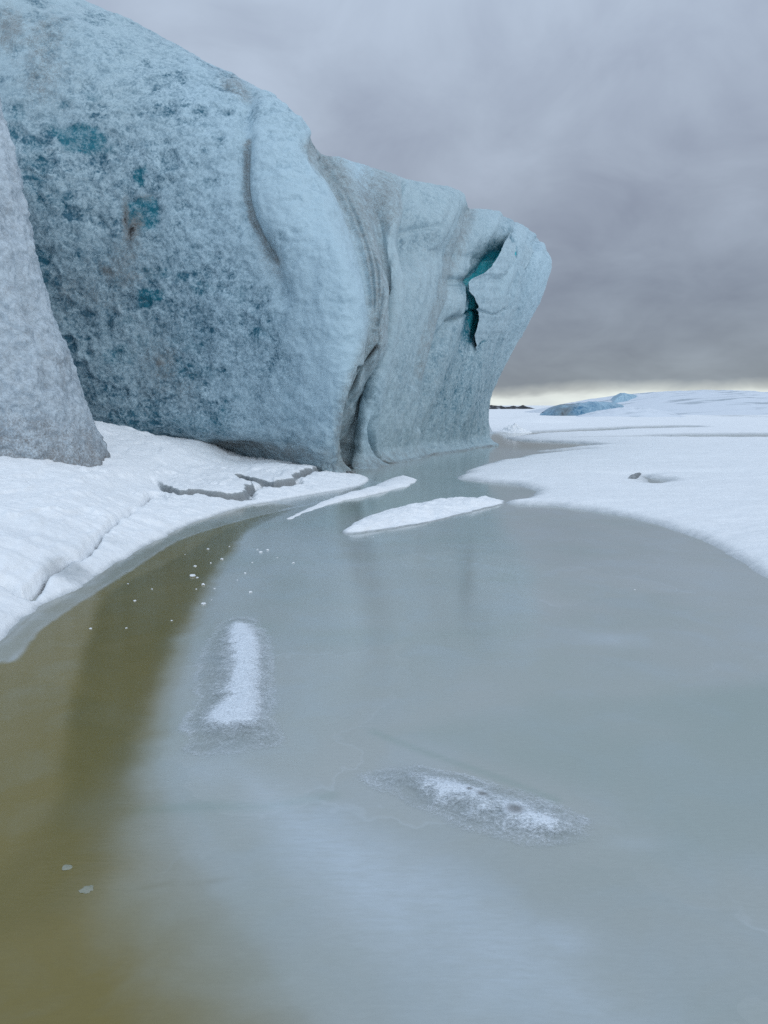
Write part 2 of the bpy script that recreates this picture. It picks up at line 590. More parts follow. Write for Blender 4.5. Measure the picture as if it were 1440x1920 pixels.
def frost_mat():
    """R frost amount (1 solid white, 0 none), G gritty spots: frost crystals with the lake ice showing between"""
    m, new, ln, bs, out = new_mat('hoar frost')
    R, G, B, A, _ = attr_rgb(new, ln, 'mask')
    tc = new('ShaderNodeTexCoord')
    P = tc.outputs['Object']
    n1 = noise_node(new, ln, P, 75.0, 5, 0.8)
    n2 = noise_node(new, ln, P, 14.0, 6, 0.72, 0.6)
    c = math_node(new, ln, 'MULTIPLY_ADD', n2, 1.1, math_node(new, ln, 'MULTIPLY_ADD', n1, 1.2, -0.55))
    c = math_node(new, ln, 'MULTIPLY_ADD', R, 1.0, c)
    f = maprange(new, ln, c, 0.55, 1.40, 0, 1, False)
    colr = mix_node(new, ln, f, (0.37, 0.43, 0.445), (0.74, 0.81, 0.88))
    g = maprange(new, ln, math_node(new, ln, 'ADD', math_node(new, ln, 'MULTIPLY_ADD', n2, 0.8, math_node(new, ln, 'MULTIPLY', n1, 1.0)), G), 1.3, 1.9)
    colr = mix_node(new, ln, math_node(new, ln, 'MULTIPLY', g, 0.8), colr, (0.16, 0.155, 0.15))
    ln(colr, bs.inputs['Base Color'])
    bs.inputs['Roughness'].default_value = 0.6
    bs.inputs['IOR'].default_value = 1.31
    b1 = new('ShaderNodeBump')
    b1.inputs['Strength'].default_value = 0.5
    b1.inputs['Distance'].default_value = 0.012
    ln(c, b1.inputs['Height'])
    ln(b1.outputs[0], bs.inputs['Normal'])
    tr = new('ShaderNodeBsdfTransparent')
    mx = new('ShaderNodeMixShader')
    al = maprange(new, ln, math_node(new, ln, 'MULTIPLY_ADD', n1, 1.1, B), 0.75, 1.40, 0, 1, False)
    al = math_node(new, ln, 'MULTIPLY', al, math_node(new, ln, 'MULTIPLY_ADD', math_node(new, ln, 'MAXIMUM', f, g), 0.80, 0.20, clamp=True))
    ln(al, mx.inputs[0])
    ln(tr.outputs[0], mx.inputs[1])
    ln(bs.outputs[0], mx.inputs[2])
    ln(mx.outputs[0], out.inputs[0])
    return m


def rock_mat():
    m, new, ln, bs, out = new_mat('dark rock')
    tc = new('ShaderNodeTexCoord')
    n = noise_node(new, ln, tc.outputs['Object'], 0.35, 5, 0.6)
    colr = ramp_node(new, ln, n, [(0.35, (0.012, 0.014, 0.017)), (0.58, (0.03, 0.034, 0.04)), (0.66, (0.6, 0.63, 0.67))])
    ln(colr, bs.inputs['Base Color'])
    bs.inputs['Roughness'].default_value = 0.9
    return m


M_WALL = glacier_ice('glacier ice', (0.42, 0.565, 0.645), (0.385, 0.50, 0.545), (0.035, 0.12, 0.178), (0.012, 0.15, 0.21), (0.20, 0.22, 0.225))
M_LOBE = glacier_ice('weathered grey ice', (0.49, 0.575, 0.64), (0.49, 0.575, 0.64), (0.12, 0.17, 0.215), (0.10, 0.17, 0.21), (0.20, 0.205, 0.21), fine=20.0, bump=0.08)
M_BERG = glacier_ice('blue berg ice', (0.36, 0.58, 0.70), (0.40, 0.56, 0.66), (0.02, 0.17, 0.30), (0.008, 0.115, 0.23), (0.14, 0.17, 0.19), fine=3.0, bump=0.15)
M_SNOW = snow_mat('snow')
M_SLAB = snow_mat('slab snow', wet=(0.20, 0.22, 0.235))
M_LAKE = lake_mat()
M_FROST = frost_mat()
M_ROCK = rock_mat()


# ------------------------------------------------------------------ ground shapes in plan (metres)
shore_px = [(0, 1200), (50, 1155), (100, 1125), (150, 1100), (200, 1067), (250, 1035), (300, 1010), (350, 985),
            (400, 967), (450, 952), (500, 942), (600, 925), (660, 914), (688, 905), (686, 896), (660, 892), (640, 893)]
shore = catmull(gpoly(shore_px), 4)
bank_poly = np.vstack([[(-14, -6), (-4.6, -6), (-3.6, -1), (-3.0, 2.0), (-2.75, 3.8)], shore, [(-1.2, 19.5), (-3, 24), (-14, 26)]])
shelf_px = [(0, 1242), (30, 1237), (55, 1207), (100, 1165), (200, 1100), (250, 1068), (300, 1035), (350, 1008), (450, 977), (550, 953), (675, 926), (725, 908)]
shelf = catmull(gpoly(shelf_px), 4)
shelf_poly = np.vstack([[(-14, -6), (-4.3, -6), (-3.4, -1), (-2.75, 2.0), (-2.55, 3.8)], shelf, [(-.9, 18), (-1.2, 19.5), (-3, 24), (-14, 26)]])

right_edge_px = [(1440, 1082), (1400, 1058), (1350, 1030), (1300, 1006), (1240, 986), (1180, 970), (1100, 957), (1030, 948),
                 (960, 946), (945, 942), (985, 938), (1002, 930), (1006, 921), (985, 913), (950, 907), (900, 904),
                 (858, 899), (868, 889), (872, 883), (905, 873), (940, 865), (1000, 854), (1102, 843),
                 (1050, 845), (1013, 846), (1080, 839), (1134, 835), (1085, 831), (1037, 829), (969, 826), (955, 822), (975, 818),
                 (1021, 813), (1142, 808), (1215, 803), (1263, 799), (1200, 801), (1102, 805), (997, 811), (930, 812), (904, 811)]
lake_poly = np.vstack([[(-40, 60), (-40, -14), (14, -14), (12, 0), (7, 4.3), (4.7, 6.1)], gpoly(right_edge_px), gpoly([(890, 808)]), [(1.5, 62)]])
lead_px = [(1085, 822), (1180, 819.5), (1319, 816), (1440, 814.5), (1600, 814), (1600, 824), (1440, 822), (1319, 821), (1180, 822.5)]
lead_poly = gpoly(lead_px)
pool_poly = catmull(gpoly([(1207, 894), (1222, 897), (1252, 900), (1258, 903), (1235, 909), (1215, 909), (1208, 903)]), 4, True)
lead2_px = [(1085, 806), (1180, 801), (1290, 800), (1310, 803), (1200, 806)]


def bank_height(X, Y):
    P = np.stack([X, Y, np.zeros_like(X)], -1)
    sd = sdf(X, Y, bank_poly)
    sd = sd + 0.05 * fbm(P, 1.6, 4, seed=3) + 0.015 * fbm(P, 9, 3, seed=4)
    s = np.maximum(sd, 0)
    z = 0.05 * (1 - np.exp(-s / 0.06)) + 0.30 * (1 - 0.78 * smooth(Y, 9.0, 11.5) * smooth(X, -4.5, -3.3)) * (1 - np.exp(-(s / 0.75) ** 1.4)) + 0.10 * (1 - 0.35 * smooth(Y, 10, 12) * smooth(X, -4.6, -3.4)) * s * np.exp(-(np.maximum(s - 3.2, 0) / 4) ** 2)
    # drift filling the gap between the grey buttress and the wall
    z = z + 0.52 * np.exp(-(((X + 6.3) / 1.35) ** 2 + ((Y - 15.6) / 3.0) ** 2))
    z = z + 0.18 * np.exp(-(((X + 6.0) / 1.6) ** 2 + ((Y - 11.5) / 2.5) ** 2))
        # wind-worn billows along the steep lower bank
    z = z + 0.07 * fbm(P, 0.8, 4, seed=8, stretch=(1, 0.8, 1)) * smooth(s, 0, 0.8) + 0.008 * fbm(P, 14, 3, seed=6) * smooth(s, 0, .15) + 0.026 * fbm(P, 4.0, 4, seed=5, stretch=(1.5, 0.7, 1)) * smooth(s, 0, .3)
    z = z + 0.045 * fbm(P, 1.6, 4, seed=9, stretch=(0.45, 2.0, 1)) * smooth(s, 0.02, 0.25) * smooth(s, 1.5, 0.6)
    z = z + 0.03 * smooth(fbm(P, 0.9, 4, seed=10, stretch=(1.6, 0.6, 1)), -0.02, 0.06) * smooth(s, 0.3, 0.9)
    z = z - 0.25 * smooth(-sd, 0.0, 0.25)
    return z, sd


def polar(r0, r1, nr, a0, a1, na):
    r = np.geomspace(r0, r1, nr)
    a = np.radians(np.linspace(a0, a1, na))
    A, Rr = np.meshgrid(a, r, indexing='ij')
    return Rr * np.sin(A), Rr * np.cos(A)


def angles(full_from, full_to, n_dense):
    dense = np.linspace(full_from, full_to, n_dense)
    rest = np.linspace(full_to, full_from + 360, 90)[1:-1]
    return np.radians(np.concatenate([dense, rest]))


def ring_sheet(a, r):
    A, Rr = np.meshgrid(a, r, indexing='ij')
    return Rr * np.sin(A), Rr * np.cos(A)


# ------------------------------------------------------------------ frozen lake: one sheet to the horizon
def build_lake():
    a = angles(-48, 48, 520)
    r = np.concatenate([[0.02], np.geomspace(0.5, 140, 560), np.geomspace(170, 6000, 16)])
    X, Y = ring_sheet(a, r)
    P = np.stack([X, Y, np.zeros_like(X)], -1)
    V = P.copy()
    V[..., 2] = 0.0
    near = smooth(120 - np.hypot(X, Y), 0, 60)
    wob = (0.08 * fbm(P, 1.0, 4, seed=11) + 0.02 * fbm(P, 6, 3, seed=12)) * near
    # murky shallow water along the left shore
    mpx = [(560, 948), (505, 966), (470, 990), (440, 1030), (412, 1080), (385, 1140), (362, 1200), (338, 1290), (318, 1380), (300, 1450), (300, 1560),
           (345, 1660), (440, 1760), (520, 1840), (580, 1920), (640, 2100), (900, 2900)]
    mpoly = np.vstack([catmull(gpoly(mpx), 4), [(-6, .3), (-8, 8), (-4, 14)]])
    sm = sdf(X, Y, mpoly) + wob
    wid = 0.06 + 0.10 * smooth(Y, 12, 4) + 0.12 * smooth(Y, 4, 2)
    R = smooth(sm, -0.8 * wid, 1.6 * wid)
    # dark olive water, the wall's reflection and its edge painted into the colour
    dpx = [(560, 948), (460, 976), (360, 1030), (280, 1072), (215, 1102), (178, 1150), (150, 1240), (132, 1320), (120, 1400), (104, 1460), (60, 1545), (0, 1610), (-100, 1740), (60, 1760), (230, 1650), (275, 1500), (290, 1400), (325, 1240), (375, 1120), (425, 1030), (480, 988), (530, 964)]
    dpoly = catmull(gpoly(dpx), 3, True)
    sdk = sdf(X, Y, dpoly) + 0.6 * wob
    G = smooth(sdk + 0.03 * fbm(P, 3.0, 4, seed=18), -0.05, 0.05 + 0.13 * smooth(X, -1.9, -0.7)) * 0.60 * (1 - 0.5 * smooth(Y, 3.4, 2.2))
    # shore shelf: pale ice rim over the water
    ssh = sdf(X, Y, shelf_poly) + 0.25 * wob + 0.015 * fbm(P, 7, 3, seed=13)
    rim = smooth(ssh, -0.02, 0.03)
    R = R * (1 - 0.55 * rim)
    G = G * (1 - rim)
    tan_band = smooth(ssh, -0.75, -0.05) * (1 - rim) * smooth(Y, 14, 8)
    B = 0.10 * tan_band  # faint paleness painted in for the buttress's reflection
    edge_line = np.exp(-((ssh - 0.02) / 0.035) ** 2) * (0.75 + 0.6 * fbm(P, 3, 3, seed=14))
    B = np.maximum(B, np.clip(edge_line, 0, 1) * 0.8 * smooth(Y, 22, 14))
    B = np.maximum(B, 0.26 * rim * (0.6 + fbm(P, 3.5, 4, seed=15)))
    shore_d = -sdf(X, Y, bank_poly)
    B = np.maximum(B, 0.85 * smooth(shore_d + 0.04 * fbm(P, 5, 3, seed=16), 0.16, 0.0) * smooth(Y, 20, 3))
    Gd = np.exp(-((shore_d - 0.03 - 0.02 * fbm(P, 4, 3, seed=19)) / 0.014) ** 2) * smooth(Y, 16, 6) * smooth(fbm(P, 1.4, 3, seed=17), -0.25, 0.2)
    G = np.maximum(G, 0.35 * Gd)
    # frost streaks and pale veils in the lake ice
    def blob(px, py, rx, ry, ang=0.0):
        c = gp(px, py)
        ex = gp(px + rx, py)[0] - c[0]
        ey = abs(gp(px, py - ry)[1] - gp(px, py + ry)[1]) / 2
        dx, dy = X - c[0], Y - c[1]
        ca, sa = math.cos(ang), math.sin(ang)
        u, v = dx * ca + dy * sa, -dx * sa + dy * ca
        return np.exp(-(u / ex) ** 2 - (v / ey) ** 2)
    veil = lambda s: 0.65 + 0.55 * fbm(P, s, 4, seed=21, stretch=(1.0, 0.5, 1))
    streak = [(430, 1430), (560, 1480), (700, 1550), (860, 1610), (960, 1680), (1060, 1760), (1150, 1840), (1260, 1960), (840, 1980), (730, 1840), (610, 1720), (480, 1570)]
    ss = sdf(X, Y, catmull(gpoly(streak), 4, True)) + 0.06 * fbm(P, 2.2, 4, seed=22)
    B = np.maximum(B, 0.62 * smooth(ss, -0.12, 0.24) * veil(1.3) * (1 - R))
    for (px, py, rx, ry, w, ang) in [(1050, 1760, 75, 40, 0.45, -.5), (1160, 1200, 60, 14, 0.30, -.15), (380, 1450, 80, 40, 0.28, 0), (560, 1030, 120, 14, 0.18, .1),
                                     (700, 1010, 50, 7, 0.45, .2), (620, 1060, 190, 18, 0.16, .1), (900, 1065, 120, 6, 0.15, -.3), (1190, 1580, 50, 14, .2, 0), (430, 1110, 60, 30, .15, 0)]:
        B = np.maximum(B, w * blob(px, py, rx, ry, ang) * veil(3.0))
    # clearer green ice plate
    gpx = [(700, 1370), (820, 1340), (1000, 1290), (1200, 1300), (1440, 1260), (1700, 1300), (1700, 1640), (1440, 1640), (1280, 1660), (1120, 1620), (1180, 1560), (1080, 1500), (940, 1450), (820, 1420), (720, 1384)]
    sg = sdf(X, Y, gpoly(gpx)) + 0.5 * wob
    Aa = 0.62 * smooth(sg, -0.05, 0.25) * (0.75 + 0.6 * fbm(P, 0.9, 4, seed=24))
    inlet = sdf(X, Y, gpoly([(560, 980), (640, 940), (700, 890), (780, 868), (880, 840), (950, 845), (870, 890), (1000, 920), (940, 945), (700, 960), (640, 1000)]))
    Aa = np.maximum(Aa, 0.55 * smooth(inlet, -0.3, 0.5))
    # browner silty lead beside the wall's foot
    silt = sdf(X, Y, gpoly([(905, 838), (950, 845), (1030, 846), (1120, 838), (1060, 828), (960, 820), (1100, 806), (900, 808)]))
    R = np.maximum(R, 0.62 * smooth(silt, -1.5, 2.5) * smooth(Y, 24, 32))
    # cracks
    def crack(pts, w, amt, tgt):
        d = seg_dist(X, Y, catmull(gpoly(pts), 6)) + 0.012 * np.abs(fbm(P, 6, 3, seed=27))
        return np.maximum(tgt, amt * np.exp(-(d / w) ** 2))
    B = crack([(740, 1637), (640, 1640), (560, 1640)], 0.008, 0.30, B)
    B = crack([(790, 1045), (860, 1052), (930, 1064), (985, 1082)], 0.02, 0.28, B)
    Aa = crack([(700, 1372), (770, 1400), (860, 1432), (960, 1468), (1040, 1500)], 0.03, 0.6, Aa)
    Aa = crack([(255, 1520), (380, 1512), (500, 1512), (620, 1492)], 0.04, 0.55, Aa)
    G = crack([(240, 1668), (300, 1660), (400, 1652), (470, 1648)], 0.010, 0.16, G)
    B, Aa = np.clip(B, 0, 1), np.clip(Aa, 0, 1)
    o = link_mesh('frozen_lake', V, grid_faces(len(a), len(r), True), M_LAKE, {'mask': np.stack([R, G, B, Aa], -1)})
    tag(o, kind='structure')


build_lake()


# ------------------------------------------------------------------ snow over the lake: right-hand field out to the horizon
def build_field():
    a = angles(-30, 46, 460)
    r = np.concatenate([np.geomspace(3.5, 160, 620), np.geomspace(170, 5600, 26)])
    X, Y = ring_sheet(a, r)
    P = np.stack([X, Y, np.zeros_like(X)], -1)
    D = np.hypot(X, Y)
    sc = np.clip(D / 12, 0.5, 6)
    d = -sdf(X, Y, lake_poly)
    d = np.minimum(d, -sdf(X, Y, lead_poly) + 1.3 * fbm(P, 0.1, 3, seed=33))
    d = np.minimum(d, -sdf(X, Y, gpoly(lead2_px)) + 2.0 * fbm(P, 0.08, 3, seed=34) - .5)
    d = np.minimum(d, -sdf(X, Y, pool_poly) + 0.05 * fbm(P, 2, 3, seed=35))
    d = d + (0.10 * fbm(P, 0.9, 4, seed=31) + 0.035 * fbm(P, 5, 4, seed=32)) * np.clip(sc, 0.5, 3)
    s = np.maximum(d, 0)
    z = 0.045 * (1 - np.exp(-s / 0.10)) + 0.09 * (1 - np.exp(-s / 0.9))
    z = z + 0.075 * fbm(P, 0.33, 4, seed=36, stretch=(0.6, 1.2, 1)) * smooth(s, 0, 2) + 0.016 * fbm(P, 2.4, 5, seed=37, stretch=(1, 1.7, 1)) * smooth(s, 0, 0.4)
    z = z + 0.22 * fbm(P, 0.02, 4, seed=38, stretch=(0.7, 1.3, 1)) * smooth(Y, 55, 140)
    # shallow wind scarp running to the right of the pool
    sc_d = seg_dist(X, Y, catmull(gpoly([(1100, 893), (1170, 893), (1258, 889), (1340, 890), (1440, 895), (1600, 898)]), 4))
    z = z - 0.045 * np.exp(-(sc_d / 0.25) ** 2)
    z = z - 0.22 * smooth(-d, 0, 0.3)
    wet = np.clip(np.exp(-(np.maximum(d, 0) / (0.28 * np.clip(sc, .6, 3)))) * 0.60, 0, 1)
    wet = np.maximum(wet, 0.42 * smooth(fbm(P, 0.13, 4, seed=39, stretch=(0.22, 2.2, 1)), 0.22, 0.55) * smooth(Y, 22, 34))
    wet = np.maximum(wet, 0.55 * np.exp(-(sdf(X, Y, gpoly([(1347, 781), (1440, 783), (1500, 781), (1440, 779)])) / 2.5) ** 2))
    o = link_mesh('snow_field', np.stack([X, Y, z], -1), grid_faces(len(a), len(r), True), M_SNOW, {'mask': np.stack([wet, 0 * wet, 0 * wet], -1)})
    tag(o, kind='structure')


build_field()


# ------------------------------------------------------------------ snow bank under the wall on the left
crack_px = [(-40, 1082), (0, 1072), (40, 1078), (60, 1070), (90, 1050), (130, 1032), (160, 1018), (190, 992), (225, 970), (240, 962), (262, 946), (290, 930), (318, 934)]
crack_xy = catmull(np.array([gp(p, q, z) for (p, q), z in zip(crack_px, np.linspace(0.26, 0.20, len(crack_px)))]), 5)
terrace_px = [(291, 926), (317, 934), (339, 937), (374, 934), (409, 934), (441, 932), (464, 929), (462, 922), (474, 915), (450, 906), (463, 908), (490, 911), (515, 914),
              (547, 908), (566, 897), (588, 890), (594, 881), (600, 862), (300, 858), (240, 880), (230, 905)]
terrace_xy = np.array([gp(p, q, 0.11) for p, q in terrace_px])


def build_bank():
    a = np.radians(np.linspace(-82, 4, 800))
    X, Y = ring_sheet(a, np.concatenate([np.geomspace(1.5, 9, 300, endpoint=False), np.linspace(9, 17.5, 620, endpoint=False), np.geomspace(17.5, 25, 60)]))
    P = np.stack([X, Y, np.zeros_like(X)], -1)
    z, sd = bank_height(X, Y)
    cd = seg_dist(X, Y, crack_xy) + 0.02 * np.abs(fbm(P, 5, 3, seed=41))
    cw = 0.035 * (0.6 + 0.9 * np.clip(0.5 + fbm(P, 1.7, 3, seed=42), 0, 1))
    z = z - 0.13 * np.exp(-(cd / cw) ** 2) * smooth(fbm(P, 0.8, 3, seed=45), -0.5, -0.1)
    # snow-crusted ice ledge broken off along its lake side: a step with a dark gap below it
    td = sdf(X, Y, terrace_xy) + 0.11 * fbm(P, 1.7, 5, seed=46) + 0.02 * fbm(P, 9, 3, seed=47)
    left = smooth(X, gp(262, 920, .2)[0], gp(330, 920, .2)[0])
    step = smooth(td, 0.0, 0.035)
    z = z + left * (0.085 * step * (0.75 + 0.25 * smooth(td, 0.03, 0.25)) * (0.35 + 0.65 * np.exp(-np.maximum(td, 0) / 1.1)))
    gapn = smooth(fbm(P, 1.1, 3, seed=48), -0.45, 0.05)
    zc = z - left * 0.32 * gapn * np.exp(-((td + 0.06) / 0.05) ** 2)
    z = np.where(sd > 0.05, np.maximum(zc, np.minimum(z, 0.015)), z)
    face = left * np.exp(-((td - 0.008) / 0.035) ** 2)
    wet = 0.55 * np.exp(-np.maximum(sd, 0) / 0.05)
    # grey worn patches below the crack
    for (px, py, rx, ry, w) in [(130, 1050, .30, .40, .62), (215, 1000, .25, .35, .35), (345, 940, .4, .3, .3), (60, 980, .25, .25, .3)]:
        c = gp(px, py, 0.2)
        wet = np.maximum(wet, w * np.exp(-((X - c[0]) / rx) ** 2 - ((Y - c[1]) / ry) ** 2))
    crack_shade = 1.1 * np.exp(-(cd / (0.55 * cw)) ** 2) * smooth(fbm(P, 0.8, 3, seed=45), -0.5, -0.1)  # shade inside the crack, painted as dark colour
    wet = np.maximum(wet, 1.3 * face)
    face_and_shade = np.maximum(0.7 * face, 1.3 * left * gapn * np.exp(-((td + 0.06) / 0.05) ** 2))  # grey of the ice face, plus shade painted black into the gap
    face_and_shade = np.maximum(face_and_shade, crack_shade)
    o = link_mesh('snow_bank', np.stack([X, Y, z], -1), grid_faces(*X.shape), M_SNOW, {'mask': np.stack([wet, face_and_shade, 0 * wet], -1)})
    tag(o, kind='structure')


build_bank()


# ------------------------------------------------------------------ ice masses from rows of section curves
def loft(columns, dens, nrow):
    """columns of (px, py, Y) picked on the face, or 3-D points; smooth surface (nu, nrow, 3)"""
    rows = []
    for c in columns:
        c = np.array([at(*p) for p in c]) if not isinstance(c, np.ndarray) else c
        rows.append(polyline_resample(c, 40))
    G = np.array(rows)                                       # (nc, 40, 3)
    nc = len(G)
    x = np.arange(nc, dtype=float)
    xi = np.concatenate([np.linspace(k, k + 1, dens[k], endpoint=False) for k in range(nc - 1)] + [[nc - 1]])
    out = np.stack([pchip(x, G[:, j, :], xi) for j in range(40)], 1)
    t = np.linspace(0, 39, nrow)
    res = np.empty((len(xi), nrow, 3))
    y = np.arange(40, dtype=float)
    flat = pchip(y, out.transpose(1, 0, 2).reshape(40, -1), t)
    return flat.reshape(nrow, len(xi), 3).transpose(1, 0, 2)


def crest(front, inward, steps):
    """continue a face over its top and back: steps of (distance inward, drop)"""
    top = front[:, -1]
    nu = len(front)
    out = [front]
    for d, dz in steps:
        r = top + inward * d
        r[:, 2] = top[:, 2] + dz
        out.append(r[:, None, :])
    return np.concatenate(out, 1)


def build_flake(wall, V0, PX, PY, front, fe_y, fe_x):
    """hooked shell of ice standing clear of the nose, its left edge free over the blue pocket"""
    sel = (front > 0) & (PX > 820) & (PX < 1040) & (PY > 400) & (PY < 720)
    qx, qy, qd = PX[sel], PY[sel], V0[..., 1][sel]
    nv, nu = 120, 70
    pys = np.linspace(436, 652, nv)
    L = np.interp(pys, fe_y, fe_x)
    L = L + 1.0 * perlin(np.stack([pys / 7.0, 0 * pys, 0 * pys + .5], -1)) + 0.4 * perlin(np.stack([pys / 3.0, 0 * pys, 0 * pys + 2.5], -1))
    w = np.linspace(0, 1, nu)
    wid = np.interp(pys, [436, 470, 560, 620, 652], [26, 60, 75, 55, 22])
    gx = L[:, None] + wid[:, None] * w[None, :]
    gy = np.repeat(pys[:, None], nu, 1)
    Yd = np.empty(gx.shape)
    for a in range(nv):
        d2 = (gx[a][:, None] - qx[None, ::3]) ** 2 + (gy[a][:, None] - qy[None, ::3]) ** 2
        k = np.argpartition(d2, 6, axis=1)[:, :6]
        wt = 1 / (np.take_along_axis(d2, k, 1) + 1.0)
        Yd[a] = (qd[::3][k] * wt).sum(1) / wt.sum(1)
    Yd = blur(Yd, 3, 2)
    endt = smooth(pys, 436, 462) * smooth(pys, 652, 622)
    prot = endt[:, None] * (0.30 * (1 - smooth(w, 0.35, 1.0)))[None, :] - 0.10 * smooth(w, 0.7, 1.0)[None, :] - 0.08 * (1 - endt)[:, None]
    curl = 0.10 * np.exp(-(w / 0.10) ** 2)[None, :]
    F = np.array([[at(gx[a, b], gy[a, b], Yd[a, b] - prot[a, b] - curl[0, b]) for b in range(nu)] for a in range(nv)])
    n = grid_normals(blur(F, 2, 1))
    if n[nv // 2, nu // 2] @ (np.array([0, 0, EYE]) - F[nv // 2, nu // 2]) < 0:
        n = -n
    cr = seg_dist(gx, gy, catmull([(893, 579), (925, 590), (945, 582), (965, 570)], 5))
    F = F + n * (0.05 * fbm(F, 2.2, 4, seed=161) + 0.02 * fbm(F, 7, 3, seed=162) - 0.10 * np.exp(-(cr / 2.2) ** 2))[..., None]
    Bk = F - n * 0.03 + np.array([0.10, 0.40, 0]) * (0.25 + 0.75 * smooth(w, 0.0, 0.3))[None, :, None]
    body = np.concatenate([F, Bk[:, ::-1]], 1)
    m = np.zeros(body.shape[:2] + (4,))
    m[..., 3] = 0.45
    m[..., 0] = 0.18 + 0.12 * fbm(body, 1.5, 3, seed=163)
    m[..., 1] = 0.10
    m[:, nu:, 0] = 0.8
    m[:, nu:, 1] = 0.0
    link_mesh('ice_flake', body.transpose(0, 1, 2), grid_faces(nv, 2 * nu), M_WALL, {'mask': np.clip(m, 0, 1)}, parent=wall)


def build_wall():
    C = [
        [(-420, 880, 19.5), (-420, 500, 19.0), (-430, 150, 19.2), (-430, -150, 20.5), (-420, -320, 22.5)],
        [(-150, 870, 19.0), (-160, 560, 18.4), (-170, 280, 18.4), (-180, 0, 19.2), (-170, -180, 21.5)],
        [(60, 868, 19.2), (45, 600, 18.4), (25, 350, 18.3), (10, 150, 18.7), (25, -20, 20.0), (45, -48, 21.3)],
        [(212, 880, 19.5), (205, 830, 18.9), (195, 640, 18.4), (185, 430, 18.2), (185, 220, 18.5), (205, 90, 19.3), (225, 45, 20.2), (240, 36, 21.0)],
        [(330, 884, 19.5), (326, 838, 18.8), (310, 660, 18.3), (305, 430, 18.1), (312, 260, 18.3), (335, 140, 19.1), (352, 102, 19.9), (362, 97, 20.6)],
        [(450, 884, 19.1), (446, 840, 18.4), (440, 660, 17.95), (432, 480, 17.8), (442, 310, 18.0), (458, 205, 18.7), (472, 168, 19.4), (480, 163, 20.0)],
        [(540, 886, 18.4), (548, 820, 17.8), (560, 690, 17.3), (555, 510, 17.25), (535, 340, 17.7), (528, 250, 18.4), (534, 206, 19.0), (540, 203, 19.6)],
        [(598, 892, 17.9), (618, 820, 17.2), (640, 700, 16.9), (640, 545, 16.85), (606, 400, 17.5), (577, 300, 18.4), (572, 245, 19.2), (575, 238, 19.8)],
        [(632, 895, 17.9), (646, 820, 17.5), (670, 720, 17.35), (679, 610, 17.3), (657, 450, 18.1), (616, 340, 19.0), (592, 285, 19.9), (589, 272, 20.4)],
        [(640, 893, 18.5), (645, 800, 18.6), (668, 700, 18.5), (691, 620, 18.5), (683, 500, 19.0), (645, 390, 19.8), (606, 310, 20.5), (598, 291, 21.0)],
        [(651, 890, 19.0), (658, 800, 18.9), (684, 710, 18.7), (714, 630, 18.6), (721, 560, 18.8), (695, 440, 19.6), (645, 335, 20.6), (624, 297, 21.2)],
        [(657, 888, 20.0), (664, 800, 20.2), (690, 710, 20.3), (717, 645, 20.3), (727, 560, 20.3), (712, 440, 20.8), (684, 350, 21.4), (660, 305, 22.0)],
        [(676, 882, 20.0), (683, 800, 19.9), (703, 710, 19.9), (730, 610, 20.1), (741, 530, 20.4), (735, 430, 21.0), (718, 360, 21.7), (700, 315, 22.4)],
        [(708, 874, 21.4), (714, 790, 21.1), (731, 690, 21.0), (752, 590, 21.2), (760, 500, 21.6), (755, 420, 22.1), (750, 360, 22.7), (743, 330, 23.4)],
        [(742, 864, 22.9), (747, 780, 22.5), (764, 670, 22.4), (786, 560, 22.6), (792, 470, 22.9), (790, 400, 23.3), (786, 360, 23.9), (778, 341, 24.5)],
        [(795, 855, 25.2), (800, 770, 24.8), (820, 660, 24.6), (840, 540, 24.7), (842, 450, 24.6), (842, 400, 25.0), (848, 368, 25.6), (846, 356, 26.2)],
        [(822, 850, 26.4), (828, 770, 26.0), (848, 660, 25.8), (866, 550, 25.8), (866, 460, 25.7), (868, 410, 26.0), (874, 380, 26.6), (870, 366, 27.2)],
        [(842, 847, 27.2), (848, 770, 26.8), (868, 660, 26.6), (890, 550, 26.6), (890, 465, 26.9), (886, 420, 27.4), (882, 400, 28.2), (878, 389, 29.0)],
        [(870, 842, 28.8), (878, 770, 28.4), (904, 660, 28.2), (938, 545, 28.0), (945, 460, 28.4), (938, 420, 29.2), (932, 408, 30.0), (928, 402, 30.6)],
        [(893, 838, 30.4), (902, 770, 30.2), (936, 660, 30.0), (984, 545, 29.8), (996, 475, 30.1), (988, 445, 30.8), (980, 430, 31.5), (974, 423, 32.2)],
        [(908, 836, 31.4), (914, 770, 31.7), (955, 672, 31.8), (1008, 575, 31.8), (1032, 497, 32.0), (1024, 470, 32.4), (1012, 450, 32.9), (1003, 439, 33.4)],
    ]
    cols = [np.array([at(*p) for p in c]) for c in C]
    last = cols[-1]
    for sx, sy, sz in ((-0.15, 1.4, -0.05), (-1.2, 3.6, -0.2), (-4.5, 6.5, -0.5), (-12, 8, -1.0)):
        b = last + np.array([sx, sy, 0])
        b[:, 2] = last[:, 2] * (1 + sz / 9)
        cols.append(b)
    for k, c in enumerate(cols):                             # foot sunk below the lake and snow
        foot = c[0] + np.array([0, 0.1, 0])
        foot[2] = -0.5
        c[0, 2] = 0.02 if k > 7 else min(c[0, 2], 0.1)
        cols[k] = np.vstack([foot, c])
    dens = [14, 24, 52, 62, 62, 56, 46, 34, 34, 34, 34, 34, 40, 40, 48, 40, 34, 46, 48, 44, 26, 18, 12, 8]
    V = loft(cols, dens, 560)
    nu = len(V)
    # direction into the glacier from each section, in plan
    base = V[:, 200, :2]
    tanv = np.gradient(base, axis=0)
    tanv = blur(tanv[:, None, :], 14, 3)[:, 0]
    nrm = np.stack([-tanv[:, 1], tanv[:, 0]], -1)
    nrm /= np.linalg.norm(nrm, axis=1)[:, None] + 1e-9
